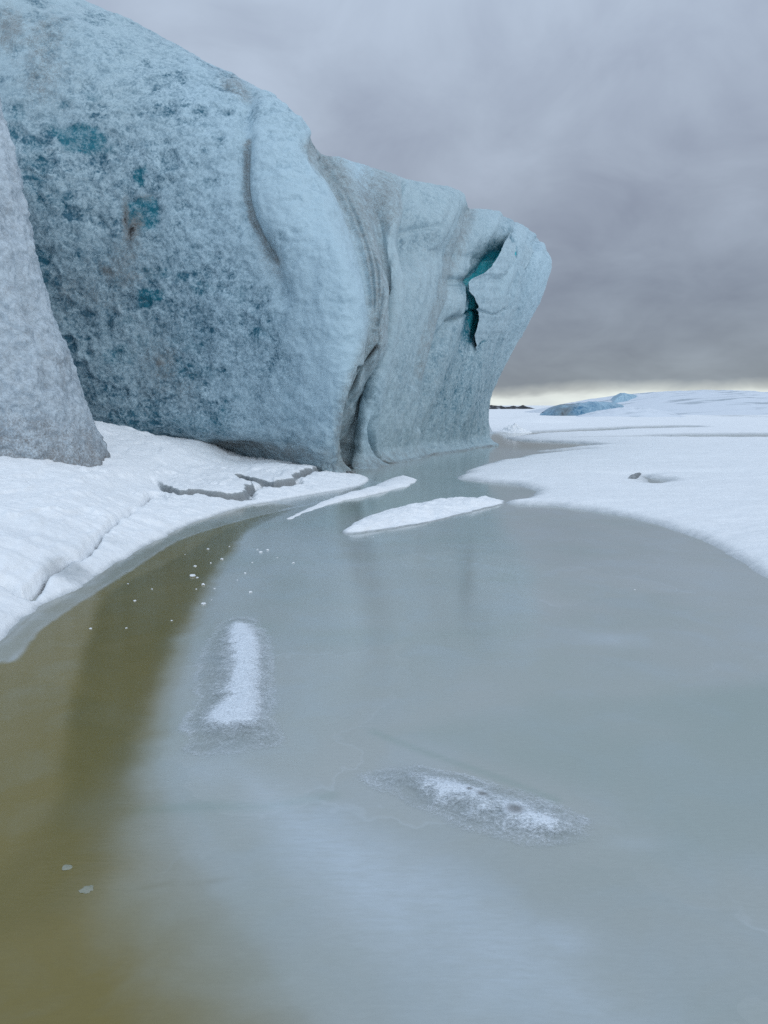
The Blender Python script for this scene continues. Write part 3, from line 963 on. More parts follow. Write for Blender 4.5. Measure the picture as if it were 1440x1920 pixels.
    inward = np.concatenate([nrm, np.zeros((nu, 1))], 1)
    back = np.array([[-0.25, 0.97, 0]])
    inward = inward * 0.35 + back * 0.65
    steps = [(0.35, 0.10), (0.8, 0.18), (1.4, 0.22), (2.2, 0.22), (3.2, 0.15), (4.5, 0.0), (6, -0.3), (8, -1.0), (9.5, -3), (10, -6), (10.2, -12)]
    nf = V.shape[1]
    V = crest(V, inward, steps)
    PX, PY = project(V)
    front = np.zeros(V.shape[:2])
    front[:, :nf] = 1
    ncol = sum(dens[:20])
    front[ncol + 4:] = 0
    # ---- sculpting, measured on the face
    disp = np.zeros(V.shape[:2])

    def line(pts, n=6):
        return seg_dist(PX, PY, catmull(pts, n))

    def groove(pts, w, depth, lip=0.0, gate=1.0):
        nonlocal disp
        d = line(pts)
        depth = depth * gate
        disp = disp - front * depth * np.exp(-(d / w) ** 2)
        if lip:
            disp = disp + front * lip * np.exp(-((d - 2.2 * w) / (1.2 * w)) ** 2)
    groove([(470, 150), (462, 230), (458, 290), (457, 350), (466, 400), (490, 450), (512, 490), (535, 560)], 17, 0.17)
    groove([(463, 270), (458, 310), (459, 350), (470, 405), (490, 450), (510, 485)], 6, 0.10)
    gd = line([(470, 150), (462, 230), (458, 290), (457, 350), (466, 400), (490, 450), (512, 490), (530, 560)])
    disp += front * 0.08 * np.exp(-(gd / 75) ** 2) * smooth(PX - np.interp(PY, [150, 290, 350, 450, 490, 560], [470, 458, 457, 490, 512, 530]), -14, 40) * smooth(PY, 110, 220)
    groove([(645, 905), (642, 860), (645, 800), (655, 740), (672, 690)], 4, 0.22)
    groove([(657, 890), (654, 850), (657, 790), (670, 730), (690, 680), (708, 645)], 5, 0.75, gate=smooth(PY, 640, 720))
    groove([(708, 880), (701, 850), (694, 825), (691, 800), (697, 770)], 4, 0.50, gate=smooth(PY, 772, 835))
    groove([(585, 262), (590, 300), (622, 340), (660, 420), (684, 500), (693, 570)], 7, 0.12)
    for off, dp in ((0, .05), (14, .07), (26, .05)):
        groove([(600 + off, 300), (640 + off, 350), (674 + off, 420), (694 + off * .9, 490), (702 + off * .5, 560), (700 + off * .3, 610)], 3.0, dp)
    # step at the vertical crease, ice to its right lies deeper
    cx = np.interp(PY, [300, 336, 500, 560, 620], [752, 755, 754, 748, 740])
    disp -= front * 0.26 * smooth(PX - cx, -1.5, 4.0) * np.exp(-(np.maximum(PX - cx, 0) / 60) ** 2) * smooth(PY, 680, 480) * smooth(PY, 338, 375)
    disp += front * 0.08 * np.exp(-((PX - cx + 26) / 24) ** 2) * smooth(PY, 680, 480) * smooth(PY, 330, 365)
    # rounded columns between the creases of the receding face
    cy = np.array([250, 305, 350, 430, 560, 620, 680, 740, 800, 890], float)
    b0 = np.interp(PY, cy, [640, 660, 684, 714, 728, 716, 694, 678, 668, 662])
    b1 = np.interp(PY, cy, [752, 755, 757, 756, 752, 746, 736, 724, 712, 706])
    b2 = np.interp(PY, cy, [886, 884, 882, 874, 846, 826, 806, 792, 784, 780])
    b3 = np.interp(PY, [250, 430, 470, 523, 560, 600, 660, 740, 830], [985, 962, 938, 880, 890, 896, 888, 900, 915])
    for l_, r_, A_ in ((b0, b1, 0.20), (b1, b2, 0.27), (b2, b3, 0.12)):
        t_ = np.clip((PX - l_) / np.maximum(r_ - l_, 1), 0, 1)
        disp += front * A_ * (4 * t_ * (1 - t_)) ** 0.75 * (0.45 + 0.55 * smooth(PY, 860, 700)) * (0.35 + 0.65 * smooth(PY, 330, 450)) * smooth(PY, 290, 340)
    # hollow below the overhanging lip
    hd = ((PX - 792) / 48) ** 2 + ((PY - 462) / 40) ** 2
    disp -= front * 0.55 * np.exp(-hd)
    groove([(757, 432), (790, 424), (815, 425)], 6, 0.10)
    # flutes slanting down the receding face
    PXs = PX + (PY - 600) * 0.30
    fl = perlin(np.stack([PXs / 26.0, PY / 190.0, 0 * PX + 3.3], -1)) + 0.6 * perlin(np.stack([PXs / 11.0, PY / 130.0, 0 * PX + 9.3], -1))
    recede = smooth(PX, 690, 780) * smooth(PY, 330, 420) * front
    disp += 0.13 * fl * recede
    flb = perlin(np.stack([(PX + (PY - 600) * 0.35) / 58.0, PY / 420.0, 0 * PX + 7.7], -1))
    disp += 0.22 * flb * recede * smooth(PX, 960, 880)
    groove([(880, 398), (872, 440), (856, 500), (838, 560), (812, 640), (790, 720), (778, 800)], 7, 0.12)
    groove([(757, 345), (756, 420), (755, 500), (750, 580), (738, 660)], 5, 0.14)
    groove([(822, 470), (806, 550), (782, 640), (765, 720)], 6, 0.10)
    PXb = PX
    fl2 = perlin(np.stack([PXb / 9.0, PY / 90.0, 0 * PX + 5.3], -1))
    disp += 0.05 * fl2 * front * smooth(PY, 640, 780) * smooth(PX, 560, 660)
    # the hooked flake on the nose and the blue pocket behind it
    fe_y = [425, 440, 452, 470, 500, 512, 523, 530, 545, 556, 575, 592, 612, 626, 645, 660]
    fe_x = [962, 955, 947, 940, 922, 908, 884, 878, 880, 889, 897, 899, 896, 890, 893, 890]
    fex = np.interp(PY, fe_y, fe_x)
    left_of = fex - PX + 2.0 * perlin(np.stack([PX / 9, PY / 6, 0 * PX], -1))
    depthf = np.interp(PY, [428, 455, 480, 520, 535, 565, 600, 630, 668], [0.0, 0.45, 0.95, 0.90, 0.42, 0.32, 0.40, 0.26, 0.0])
    reach = np.interp(PY, [440, 480, 525, 560, 600, 660], [44, 60, 40, 40, 60, 60])
    ext = np.interp(PY, [440, 478, 628, 650], [2, 30, 28, 2])
    pocket = smooth(left_of, -0.85 * ext, -0.40 * ext) * np.exp(-(np.maximum(left_of, 0) / reach) ** 2)
    cut = front * depthf * pocket
    groove([(840, 600), (862, 590), (882, 582), (893, 579), (925, 590), (945, 582)], 2.6, 0.14)
    groove([(877, 545), (876, 560), (873, 580)], 2.5, 0.25)
    groove([(800, 668), (820, 640), (842, 600), (850, 592)], 6, 0.22)
    groove([(1012, 440), (1000, 470), (990, 500)], 7, 0.15)
    # undercut line along the foot on the left
    und = smooth(PY, 795, 872) * smooth(PX, 620, 430) * front
    disp -= 0.50 * und * (1 + 0.4 * fbm(V, 0.9, 3, seed=59))
    zz = V[..., 2]
    disp += front * smooth(PX, 600, 680) * (0.26 * smooth(zz, 0.55, 0.0) ** 2 * (1 + 0.8 * fbm(V, 1.6, 3, seed=57)) + 0.12 * smooth(zz, 0.16, 0.04))
    N = -grid_normals(blur(V, 6, 2))
    mid = N[nu // 3, nf // 2]
    if mid @ (np.array([0, 0, EYE]) - V[nu // 3, nf // 2]) < 0:
        N = -N
    Pn = V.copy()
    rcd = smooth(PX, 640, 720) * front
    lump = (0.13 * fbm(Pn, 0.33, 3, seed=51) + 0.07 * fbm(Pn, 1.3, 4, seed=52, stretch=(1, 1, .8)) + 0.03 * fbm(Pn, 4.5, 4, seed=53)) * (1 - 0.72 * rcd) + 0.05 * rcd * fbm(Pn, 2.2, 4, seed=54, stretch=(1, 1, 0.25)) + 0.02 * rcd * fbm(Pn, 7, 3, seed=58, stretch=(1, 1, 0.5))
    # scalloped cups
    cups = np.abs(perlin(Pn * 2.1 + 4.4)) + 0.5 * np.abs(perlin(Pn * 4.3 + 1.4))
    Pw = Pn + 0.16 * np.stack([fbm(Pn, 1.4, 3, seed=171), fbm(Pn, 1.4, 3, seed=172), fbm(Pn, 1.4, 3, seed=173)], -1)
    e1, id1, _f = worley(Pw * np.array([1, 1, 1.35]), 1.45)
    e2, id2, _f = worley(Pw * np.array([1, 1, 1.25]), 3.0, 3)
    gate1 = smooth(fbm(Pn, 0.45, 3, seed=174), -0.35, 0.25)
    dim = smooth(e1, 0.03, 0.42) * smooth(id1, 0.25, 0.95) * (0.35 + 0.65 * gate1) + 0.40 * smooth(e2, 0.03, 0.40) * smooth(id2, 0.3, 1.0)
    lump = lump + 0.03 * cups * (1 - 0.8 * rcd) - 0.06 * dim * (1 - 0.85 * rcd)
    fade = np.ones(V.shape[:2])
    fade[ncol + 30:] = 0.6
    V = V + N * (disp + lump * fade)[..., None] + cut[..., None] * np.array([-0.30, 0.95, 0.0])

    # ---- ice type: clear blue / dirt, with painted foot shade / deep
    def blob(px, py, rx, ry, ang=0.0):
        dx, dy = PX - px, PY - py
        ca, sa = math.cos(ang), math.sin(ang)
        return np.exp(-((dx * ca + dy * sa) / rx) ** 2 - ((-dx * sa + dy * ca) / ry) ** 2)
    big = fbm(Pn, 0.5, 4, seed=55)
    med = fbm(Pn, 1.6, 4, seed=56)
    clr = 0.24 + 0.13 * smooth(PX, 520, 330) * smooth(PY, 150, 300) + 0.10 * smooth(PX, 620, 350) * smooth(PY, 680, 820)
    clr += 0.40 * smooth(PX + 0.12 * (PY - 500) + 70 * big, 560, 150) * smooth(PY, 60, 330)
    clr += 0.16 * blob(330, 760, 300, 90) + 0.28 * blob(420, 590, 130, 130)
    clr += (0.90 * dim - 0.20) * (0.25 + 0.75 * smooth(PX + 0.10 * (PY - 500) + 60 * big, 620, 330)) * (1 - 0.7 * rcd)
    clr -= 0.34 * blob(610, 520, 90, 330, .0) * smooth(PX, 480, 600)
    clr -= 0.25 * blob(500, 300, 60, 160)
    clr += 0.26 * blob(300, 110, 260, 110) + 0.14 * blob(985, 480, 60, 120) + 0.12 * blob(540, 250, 50, 60)
    clr += 0.30 * blob(870, 740, 90, 110) + 0.25 * blob(900, 620, 50, 60) + 0.25 * blob(810, 450, 50, 25)
    clr += 0.20 * blob(500, 640, 40, 60)
    clr -= 0.12 * smooth(PX, 690, 740) * smooth(PY, 700, 600)
    clr += 0.14 * np.clip(-fl, -0.6, 1) * smooth(PX, 700, 760)
    clr += 0.18 * med
    deep = np.zeros_like(PX)
    WX, WY = PX + 26 * fbm(Pn, 1.7, 4, seed=151), PY + 18 * fbm(Pn, 1.7, 4, seed=152)
    for b in [(150, 258, 52, 20, .35, 1.0), (266, 330, 15, 16, .5, 1.0), (262, 398, 34, 30, 0, 1.1), (120, 190, 16, 14, 0, .7), (165, 180, 14, 10, 0, .5), (280, 555, 26, 18, 0, .9), (335, 525, 18, 13, 0, .6),
              (300, 510, 30, 14, 0, .6), (375, 540, 30, 16, .1, .65), (248, 596, 18, 12, 0, .7), (268, 640, 18, 16, 0, .6), (222, 668, 28, 14, .1, .7), (350, 640, 30, 24, 0, .45), (490, 620, 26, 20, 0, .5),
              (60, 300, 28, 60, 0, .5), (95, 370, 40, 30, .3, .4), (410, 795, 30, 25, 0, .6), (424, 762, 8, 14, 0, .8), (350, 800, 50, 24, 0, .5), (540, 748, 16, 10, 0, .5), (30, 230, 30, 40, 0, .6),
              (440, 560, 30, 20, 0, .35), (260, 790, 60, 30, 0, .4), (80, 520, 30, 60, 0, .45), (640, 570, 14, 24, 0, .3), (560, 780, 30, 20, 0, .3), (360, 695, 60, 20, 0, .4)]:
        px, py, rx, ry, ang, w = b
        dx, dy = WX - px, WY - py
        ca, sa = math.cos(ang), math.sin(ang)
        bl = np.exp(-((dx * ca + dy * sa) / rx) ** 2 - ((-dx * sa + dy * ca) / ry) ** 2)
        w = w if w >= 0.9 else 0.62 * w
        deep = np.maximum(deep, w * smooth(bl, 0.12, 0.75 if w < 0.9 else 0.5))
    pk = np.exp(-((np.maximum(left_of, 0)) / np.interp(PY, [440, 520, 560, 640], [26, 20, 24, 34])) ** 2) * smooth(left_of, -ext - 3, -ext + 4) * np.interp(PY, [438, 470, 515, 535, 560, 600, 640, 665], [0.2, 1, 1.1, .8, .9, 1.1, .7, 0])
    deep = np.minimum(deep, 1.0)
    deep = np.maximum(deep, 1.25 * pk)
    deep = np.maximum(deep, 0.34 * blob(865, 735, 80, 100) + 0.25 * blob(845, 640, 40, 60))
    deep *= front
    clr *= np.clip(front + 0.4, 0, 1)
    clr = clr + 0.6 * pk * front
    dirt = np.zeros_like(PX)
    fold = smooth(seg_dist(PX, PY, catmull([(590, 275), (625, 320), (668, 390), (700, 470), (712, 550), (704, 620), (680, 690), (655, 760), (646, 850), (648, 890)], 5)), 34, 6)
    dirt = np.maximum(dirt, 0.42 * fold)
    dirt = np.maximum(dirt, 0.50 * blob(700, 380, 55, 70) * smooth(PX, 780, 740))
    dirt = np.maximum(dirt, 0.14 * smooth(PX, 690, 740) * smooth(PX, 960, 800) * smooth(PY, 330, 420) * np.clip(0.9 + 0.5 * fl, 0, 1))
    dirt = np.maximum(dirt, 0.35 * smooth(seg_dist(PX, PY, catmull([(880, 395), (865, 450), (840, 520), (800, 620), (780, 700)], 4)), 22, 4))
    dirt = np.maximum(dirt, 0.95 * smooth(seg_dist(PX, PY, np.array([(657, 890), (654, 850), (657, 790), (670, 730), (690, 680), (706, 648)])), 6, 1))  # darker along the line of the cleft
    dirt = np.maximum(dirt, 0.55 * smooth(seg_dist(PX, PY, np.array([(462, 260), (458, 320), (458, 360), (470, 410), (490, 450), (515, 490)])), 12, 3))
    dirt = np.maximum(dirt, 0.35 * blob(505, 480, 20, 50, -.4))
    dirt = np.maximum(dirt, 0.45 * blob(445, 160, 40, 16, .45))
    for b in [(248, 432, 13, 28, .3, 1.25), (234, 405, 7, 30, 0, 1.15), (262, 420, 10, 5, 0, 1.1), (245, 470, 26, 30, 0, .5), (203, 508, 16, 13, 0, 1.0), (230, 500, 60, 50, 0, .45), (300, 682, 13, 9, 0, .7), (295, 680, 50, 70, 0, .35),
              (270, 370, 24, 10, 0, .35), (75, 80, 60, 70, .4, .34), (15, 50, 30, 40, 0, .7), (90, 150, 60, 60, 0, .30), (350, 735, 30, 40, 0, .3), (160, 560, 120, 60, 0, .25), (400, 858, 240, 18, 0, .75), (700, 870, 60, 14, 0, .7)]:  # wide low blob at the left foot is painted undercut shade
        px, py, rx, ry, ang, w = b
        dirt = np.maximum(dirt, w * blob(px, py, rx, ry, ang) * (0.8 + 0.5 * med))
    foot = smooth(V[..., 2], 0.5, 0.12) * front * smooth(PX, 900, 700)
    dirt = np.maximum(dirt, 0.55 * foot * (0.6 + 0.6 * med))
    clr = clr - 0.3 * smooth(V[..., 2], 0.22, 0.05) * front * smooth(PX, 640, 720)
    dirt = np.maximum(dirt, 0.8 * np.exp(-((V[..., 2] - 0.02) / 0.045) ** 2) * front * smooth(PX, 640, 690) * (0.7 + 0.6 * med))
    dirt = np.where(front > 0, dirt, 0.12)
    gry = 0.85 * smooth(PX, 672, 720) * smooth(PX, 1060, 860) + 0.0 * PX
    gry = np.maximum(gry, 0.9 * fold)
    gry = np.maximum(gry, 0.55 * smooth(PX, 440, 200) + 0.2 * big)
    gry = np.maximum(gry, 0.6 * smooth(PY, 780, 860))
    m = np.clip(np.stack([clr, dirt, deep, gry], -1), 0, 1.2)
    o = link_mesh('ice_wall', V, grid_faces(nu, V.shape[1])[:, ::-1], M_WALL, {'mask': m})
    build_flake(o, Pn, PX, PY, front, fe_y, fe_x)
    tag(o, 'towering blue glacier ice wall with an overhanging nose, rising from the frozen lake', 'ice wall')


build_wall()


def build_buttress():
    C = [
        [(-620, 960, 11.4), (-640, 600, 11.6), (-650, 250, 12), (-640, 60, 13)],
        [(-330, 935, 11.0), (-350, 700, 10.9), (-370, 420, 11.2), (-390, 120, 11.9), (-390, -20, 12.8)],
        [(-120, 912, 11.0), (-140, 740, 10.9), (-170, 540, 11.0), (-210, 280, 11.5), (-240, 90, 12.2), (-240, 20, 12.9)],
        [(25, 900, 11.2), (5, 780, 11.1), (-25, 620, 11.2), (-60, 470, 11.4), (-100, 310, 11.8), (-135, 170, 12.4), (-150, 90, 13)],
        [(120, 886, 11.6), (98, 785, 11.5), (62, 640, 11.6), (25, 490, 11.8), (-8, 340, 12.1), (-42, 210, 12.6), (-70, 120, 13.1)],
        [(190, 876, 12.2), (160, 795, 12.2), (120, 690, 12.3), (80, 560, 12.3), (46, 430, 12.5), (18, 268, 12.8), (-2, 192, 13.1), (-32, 110, 13.5)],
        [(203, 872, 12.9), (172, 795, 12.8), (129, 690, 12.8), (88, 560, 12.8), (54, 430, 12.9), (24, 268, 13.1), (2, 188, 13.4), (-28, 100, 13.8)],
    ]
    cols = [np.array([at(*p) for p in c]) for c in C]
    for sx, sy in ((-0.5, 1.0), (-1.8, 2.2), (-5, 3.5)):
        cols.append(cols[6] + np.array([sx, sy, 0]))
    for k, c in enumerate(cols):
        foot = c[0] + (c[0] - c[1]) * 0.45
        foot[2] = min(foot[2], -0.05)
        cols[k] = np.vstack([foot, c])
    dens = [20, 40, 60, 70, 60, 36, 20, 14, 8]
    V = loft(cols, dens, 420)
    nu, nf = V.shape[:2]
    inward = np.tile(np.array([[-0.5, 0.85, 0]]), (nu, 1))
    V = crest(V, inward, [(0.3, 0.05), (0.7, 0.0), (1.3, -0.2), (2.0, -0.8), (2.4, -2.5), (2.6, -5.5)])
    PX, PY = project(V)
    N = grid_normals(blur(V, 5, 2))
    mid = N[nu // 2, nf // 2]
    if mid @ (np.array([0, 0, EYE]) - V[nu // 2, nf // 2]) < 0:
        N = -N
    d = 0.16 * fbm(V, 0.6, 3, seed=61) + 0.08 * fbm(V, 2.2, 4, seed=62, stretch=(1, 1, .6)) + 0.06 * np.abs(perlin(V * 5.3)) + 0.03 * fbm(V, 8.0, 3, seed=63)
    for pts, w, dp in [([(0, 400), (12, 440), (30, 490), (52, 560), (75, 640), (96, 720)], 9, .14), ([(0, 590), (25, 640), (45, 668)], 16, .08), ([(-20, 300), (10, 380), (32, 450), (40, 480)], 8, .08)]:
        d = d - dp * np.exp(-(seg_dist(PX, PY, catmull(pts, 5)) / w) ** 2)
    V2 = V + N * d[..., None]
    med = fbm(V, 1.2, 4, seed=64)
    clr = 0.24 + 0.20 * med + 0.16 * smooth(PY, 600, 800) + 0.15 * np.exp(-((PX - 22) / 20) ** 2 - ((PY - 420) / 60) ** 2)
    dirt = 0.30 * smooth(PY, 740, 880) + 0.15 + 0.35 * smooth(V2[..., 2], 0.95, 0.55) + 0.1 * med
    m = np.clip(np.stack([clr, dirt, 0 * clr], -1), 0, 1)
    o = link_mesh('ice_buttress', V2, grid_faces(nu, V.shape[1])[:, ::-1], M_LOBE, {'mask': m})
    tag(o, 'pale grey knobbly ice buttress standing on the snow bank, in front of the big wall', 'ice buttress')


build_buttress()


# ------------------------------------------------------------------ slabs, drifts and mounds as closed bodies
def star_body(name, poly, top, mat, thick=0.12, edge=0.12, nr=40, nb=220, seed=0, under=0.6, mask=None, rough=0.02, base_z=None, cxy=None):
    """closed body over a plan outline: rounded top, side and underside"""
    poly = polyline_closed(poly, nb)
    c = poly.mean(0) if cxy is None else np.array(cxy)
    t = np.linspace(0, 1, nr)
    rr = 1 - (1 - t) ** 1.6
    XY = c + (poly - c)[:, None, :] * rr[None, :, None]
    P = np.concatenate([XY, np.zeros(XY.shape[:2] + (1,))], -1)
    ed = np.linalg.norm(poly - c, axis=1)[:, None] * (1 - rr)[None, :]
    zt = top(XY[..., 0], XY[..., 1], ed)
    zt = zt + rough * fbm(P, 3.0, 4, seed=seed) * smooth(ed, 0, 0.2)
    V = np.concatenate([XY, zt[..., None]], -1)
    rim = V[:, -1]
    rings = []
    for k, (ins, f) in enumerate([(-0.01, 0.25), (-0.015, 0.55), (0.0, 0.85), (0.05, 1.0), (0.35, 1.0), (0.98, 1.0)]):
        r2 = rim.copy()
        r2[:, :2] = c + (poly - c) * (1 - ins * (under if ins > 0.01 else 1))
        jag = 0.02 * fbm(np.concatenate([poly, np.full((nb, 1), k * 1.3)], 1), 5, 3, seed=seed + 1)
        r2[:, 2] = (rim[:, 2] - thick * f + jag * (k < 4)) if base_z is None else rim[:, 2] * (1 - f) + base_z * f
        rings.append(r2[:, None])
    V = np.concatenate([V] + rings, 1)
    if mask is None:
        mk = np.zeros(V.shape)
        mk[:, nr:, 0] = 0.75
        mk[:, nr:, 1] = 0.25
    else:
        mk = mask(V, nr)
    return link_mesh(name, V, grid_faces(nb, V.shape[1], True), mat, {'mask': mk})


def polyline_closed(poly, n):
    poly = np.asarray(poly, float)
    P = np.vstack([poly, poly[:1]])
    c = np.concatenate([[0], np.cumsum(np.linalg.norm(np.diff(P, axis=0), axis=1))])
    s = np.linspace(0, c[-1], n, endpoint=False)
    return np.stack([np.interp(s, c, P[:, k]) for k in (0, 1)], -1)


def jitter(poly, amp, scale, seed):
    P = np.concatenate([poly, np.zeros((len(poly), 1))], 1)
    return poly + amp * np.stack([fbm(P, scale, 4, seed=seed), fbm(P, scale, 4, seed=seed + .5)], -1)


def drift_mask(V, nr):
    mk = np.zeros(V.shape)
    n = V.shape[1]
    t = np.clip(np.arange(n) / (nr - 1), 0, 1)
    mk[:, :, 0] = (0.70 * smooth(t, 0.80, 1.0))[None, :]
    return mk


def build_drifts():
    pts = [(640, 1000), (660, 985), (700, 966), (745, 953), (790, 944), (840, 938), (890, 936), (925, 937), (945, 942), (925, 950), (880, 960), (820, 975), (760, 987), (700, 996), (660, 1001)]
    p = jitter(jitter(catmull(gpoly(pts), 6, True), 0.07, 1.8, 81), 0.03, 7.0, 84)
    top = lambda X, Y, ed: 0.012 + 0.095 * (1 - np.exp(-(ed / 0.40) ** 1.2))
    tag(star_body('snow_drift', p, top, M_SNOW, seed=82, base_z=-0.06, mask=drift_mask, nb=420, nr=90, rough=0.06, cxy=gp(795, 962)), 'long low snow drift island on the grey lake ice, broad and tapered at both ends', 'snow drift', 'snow drifts lying on the lake ice')
    # narrow curved ridge: sweep along a line
    cl = catmull(gpoly([(540, 974), (565, 962), (600, 948), (640, 936), (680, 927), (715, 918), (740, 909), (752, 902), (756, 898)]), 10)
    n = len(cl)
    tg = np.gradient(cl, axis=0)
    tg /= np.linalg.norm(tg, axis=1)[:, None]
    nm = np.stack([-tg[:, 1], tg[:, 0]], -1)
    s = np.linspace(0, 1, n)
    P = np.concatenate([cl, np.zeros((n, 1))], 1)
    wv = (0.06 + 0.26 * smooth(s, 0.05, 0.75)) * (1 - smooth(s, 0.94, 1.0) * 0.9) * (1 + 0.35 * fbm(P, 1.3, 3, seed=83))
    m = 44
    q = np.linspace(-1, 1, m)
    XY = cl[:, None, :] + nm[:, None, :] * (q[None, :, None] * wv[:, None, None])
    P2 = np.concatenate([XY, np.zeros((n, m, 1))], -1)
    XY = XY + 0.03 * np.stack([fbm(P2, 3, 3, seed=84), fbm(P2, 3, 3, seed=85)], -1)
    hh = (0.03 + 0.07 * smooth(s, 0.1, 0.6)) * (1 + 0.4 * fbm(P, 2.0, 3, seed=86))
    z = hh[:, None] * np.clip(1 - np.abs(q) ** 2.2, 0, 1)[None, :] ** 0.8 - 0.02 + 0.012 * fbm(P2, 6, 3, seed=87)
    z[:, 0] = z[:, -1] = -0.06
    z[0] = z[-1] = -0.05
    V = np.concatenate([XY, z[..., None]], -1)
    mk = np.zeros(V.shape)
    mk[..., 0] = 0.6 * smooth(np.abs(q), 0.75, 1.0)[None, :] + 0.3 * smooth(s, 0.12, 0.0)[:, None]
    o = link_mesh('snow_drift', V, grid_faces(n, m), M_SNOW, {'mask': mk})
    tag(o, 'narrow curved snow ridge on the lake ice beside the shore', 'snow drift', 'snow drifts lying on the lake ice')


build_drifts()


def frost_patch(poly_px, ridge_px, hmax, rw, grit_px, label, seed, inner, white=0.95):
    """low bulge of frosted ice with feathered rim"""
    poly = jitter(polyline_closed(catmull(gpoly(poly_px), 6, True), 360), 0.05, 2.6, seed + 7)
    c = gpoly(ridge_px).mean(0)
    nr = 200
    rr = np.linspace(0, 1.25, nr)
    XY = c + (poly - c)[:, None, :] * rr[None, :, None]
    X, Y = XY[..., 0], XY[..., 1]
    P = np.concatenate([XY, np.zeros(X.shape + (1,))], -1)
    sd = sdf(X, Y, poly)
    scale = np.abs(poly - c).max()
    rd = seg_dist(X, Y, catmull(gpoly(ridge_px), 6))
    w = 0.03 * fbm(P, 8, 4, seed=seed) + 0.02 * fbm(P, 2.5, 3, seed=seed + 3)
    z = 0.004 + hmax * smooth(sd, -0.01, 0.18) + 0.35 * hmax * np.exp(-(rd / rw) ** 2) + 0.004 * fbm(P, 22, 4, seed=seed + 1) * smooth(sd, 0, .05)
    z = np.where(sd < -0.02, 0.004, z)
    core = np.exp(-((rd + w) / rw) ** 2)
    ringm = np.exp(-((sd + 0.9 * w - 0.01) / 0.03) ** 2)
    R = np.clip(white * core + 0.5 * ringm + 0.08 + inner(X, Y, sd, P), 0, 1.2)
    G = np.zeros_like(R)
    for (px, py, r) in grit_px:
        g = gp(px, py)
        G = np.maximum(G, 0.95 * np.exp(-((X - g[0]) / r) ** 2 - ((Y - g[1]) / (r * 1.1)) ** 2))
    B = np.clip(0.80 * smooth(sd + 1.6 * w, -0.12, 0.16), 0, 1) * smooth(rr, 1.25, 1.05)[None, :]
    V = np.concatenate([XY, z[..., None]], -1)
    o = link_mesh('frost_mound', V, grid_faces(360, nr, True), M_FROST, {'mask': np.stack([R, G, B], -1)})
    tag(o, label, 'frost mound', 'frosted mounds on the lake ice')


frost_patch([(415, 1166), (440, 1158), (470, 1162), (495, 1180), (508, 1210), (512, 1260), (515, 1320), (528, 1370), (525, 1395), (480, 1408), (420, 1412), (365, 1415), (342, 1405), (350, 1360), (365, 1300), (380, 1230), (395, 1185)],
            [(456, 1178), (462, 1210), (463, 1250), (460, 1290), (450, 1320), (440, 1345)], 0.022, 0.105, [],
            'upright oval frosted mound near the murky water, white down its middle', 91,
            lambda X, Y, sd, P: 0.55 * np.exp(-((X - gp(445, 1350)[0]) / .16) ** 2 - ((Y - gp(445, 1350)[1]) / .16) ** 2) + 0.18 * fbm(P, 5, 3, seed=93) + 0.05)
frost_patch([(690, 1452), (740, 1440), (810, 1446), (880, 1458), (950, 1478), (1020, 1502), (1080, 1530), (1105, 1552), (1080, 1575), (1020, 1588), (950, 1580), (880, 1556), (800, 1520), (730, 1480)],
            [(830, 1478), (880, 1492), (930, 1508), (980, 1530), (1030, 1548)], 0.018, 0.07, [(966, 1527, 0.055), (905, 1498, 0.035), (880, 1488, 0.02)],
            'slanting frosted mound with a dark gritty spot, alone on the open foreground ice', 95,
            lambda X, Y, sd, P: 0.05 + 0.5 * fbm(P, 5, 4, seed=97) + 0.22 * smooth(sd, 0.0, 0.10), white=0.36)


# ------------------------------------------------------------------ loose ice bits
def lump(name, loc, size, mat, seed, mask=(0, 0, 0), squash=0.6, n=14, sink=0.25):
    u = np.linspace(0, 2 * np.pi, n * 2, endpoint=False)
    v = np.linspace(0.02, np.pi - 0.02, n)
    U, Vv = np.meshgrid(u, v, indexing='ij')
    D = np.stack([np.cos(U) * np.sin(Vv), np.sin(U) * np.sin(Vv), np.cos(Vv)], -1)
    r = 1 + 0.55 * fbm(D, 1.3, 3, seed=seed) + 0.18 * np.abs(perlin(D * 3 + seed))
    P = D * r[..., None] * size
    P[..., 2] *= squash
    P[..., 2] += size * squash * (1 - 2 * sink) * 0.9
    o = link_mesh(name, P, grid_faces(2 * n, n, True), mat, {'mask': np.tile(np.array(mask, float), (n * 2 * n, 1))}, smooth_shade=False)
    o.location = loc
    return o


chips = [(390, 1030, 6), (416, 1049, 11), (366, 1062, 9), (361, 1081, 13), (370, 1084, 9), (381, 1097, 9), (402, 1104, 5), (397, 1125, 5), (382, 1133, 12), (483, 1031, 5), (489, 1036, 9), (502, 1032, 9),
         (473, 1055, 4), (460, 1075, 6), (445, 1088, 5), (368, 1105, 5), (240, 1095, 8), (253, 1127, 6), (285, 1105, 6), (322, 1164, 7), (170, 1179, 7), (237, 1178, 6), (430, 1025, 4), (347, 1040, 4), (395, 1056, 6), (520, 1046, 4)]
special = {(470, 1111, 8): 'white ice crumb just above the upright frosted mound, furthest down the ice of its scatter',
           (550, 1056, 6): 'tiny white ice crumb, rightmost of the scatter near the shore',
           (1190, 1106, 6): 'lone white ice crumb on the open grey ice below the right-hand snow',
           (700, 1007, 4): 'tiny white ice crumb just below the long snow drift island'}
rg = np.random.default_rng(5)
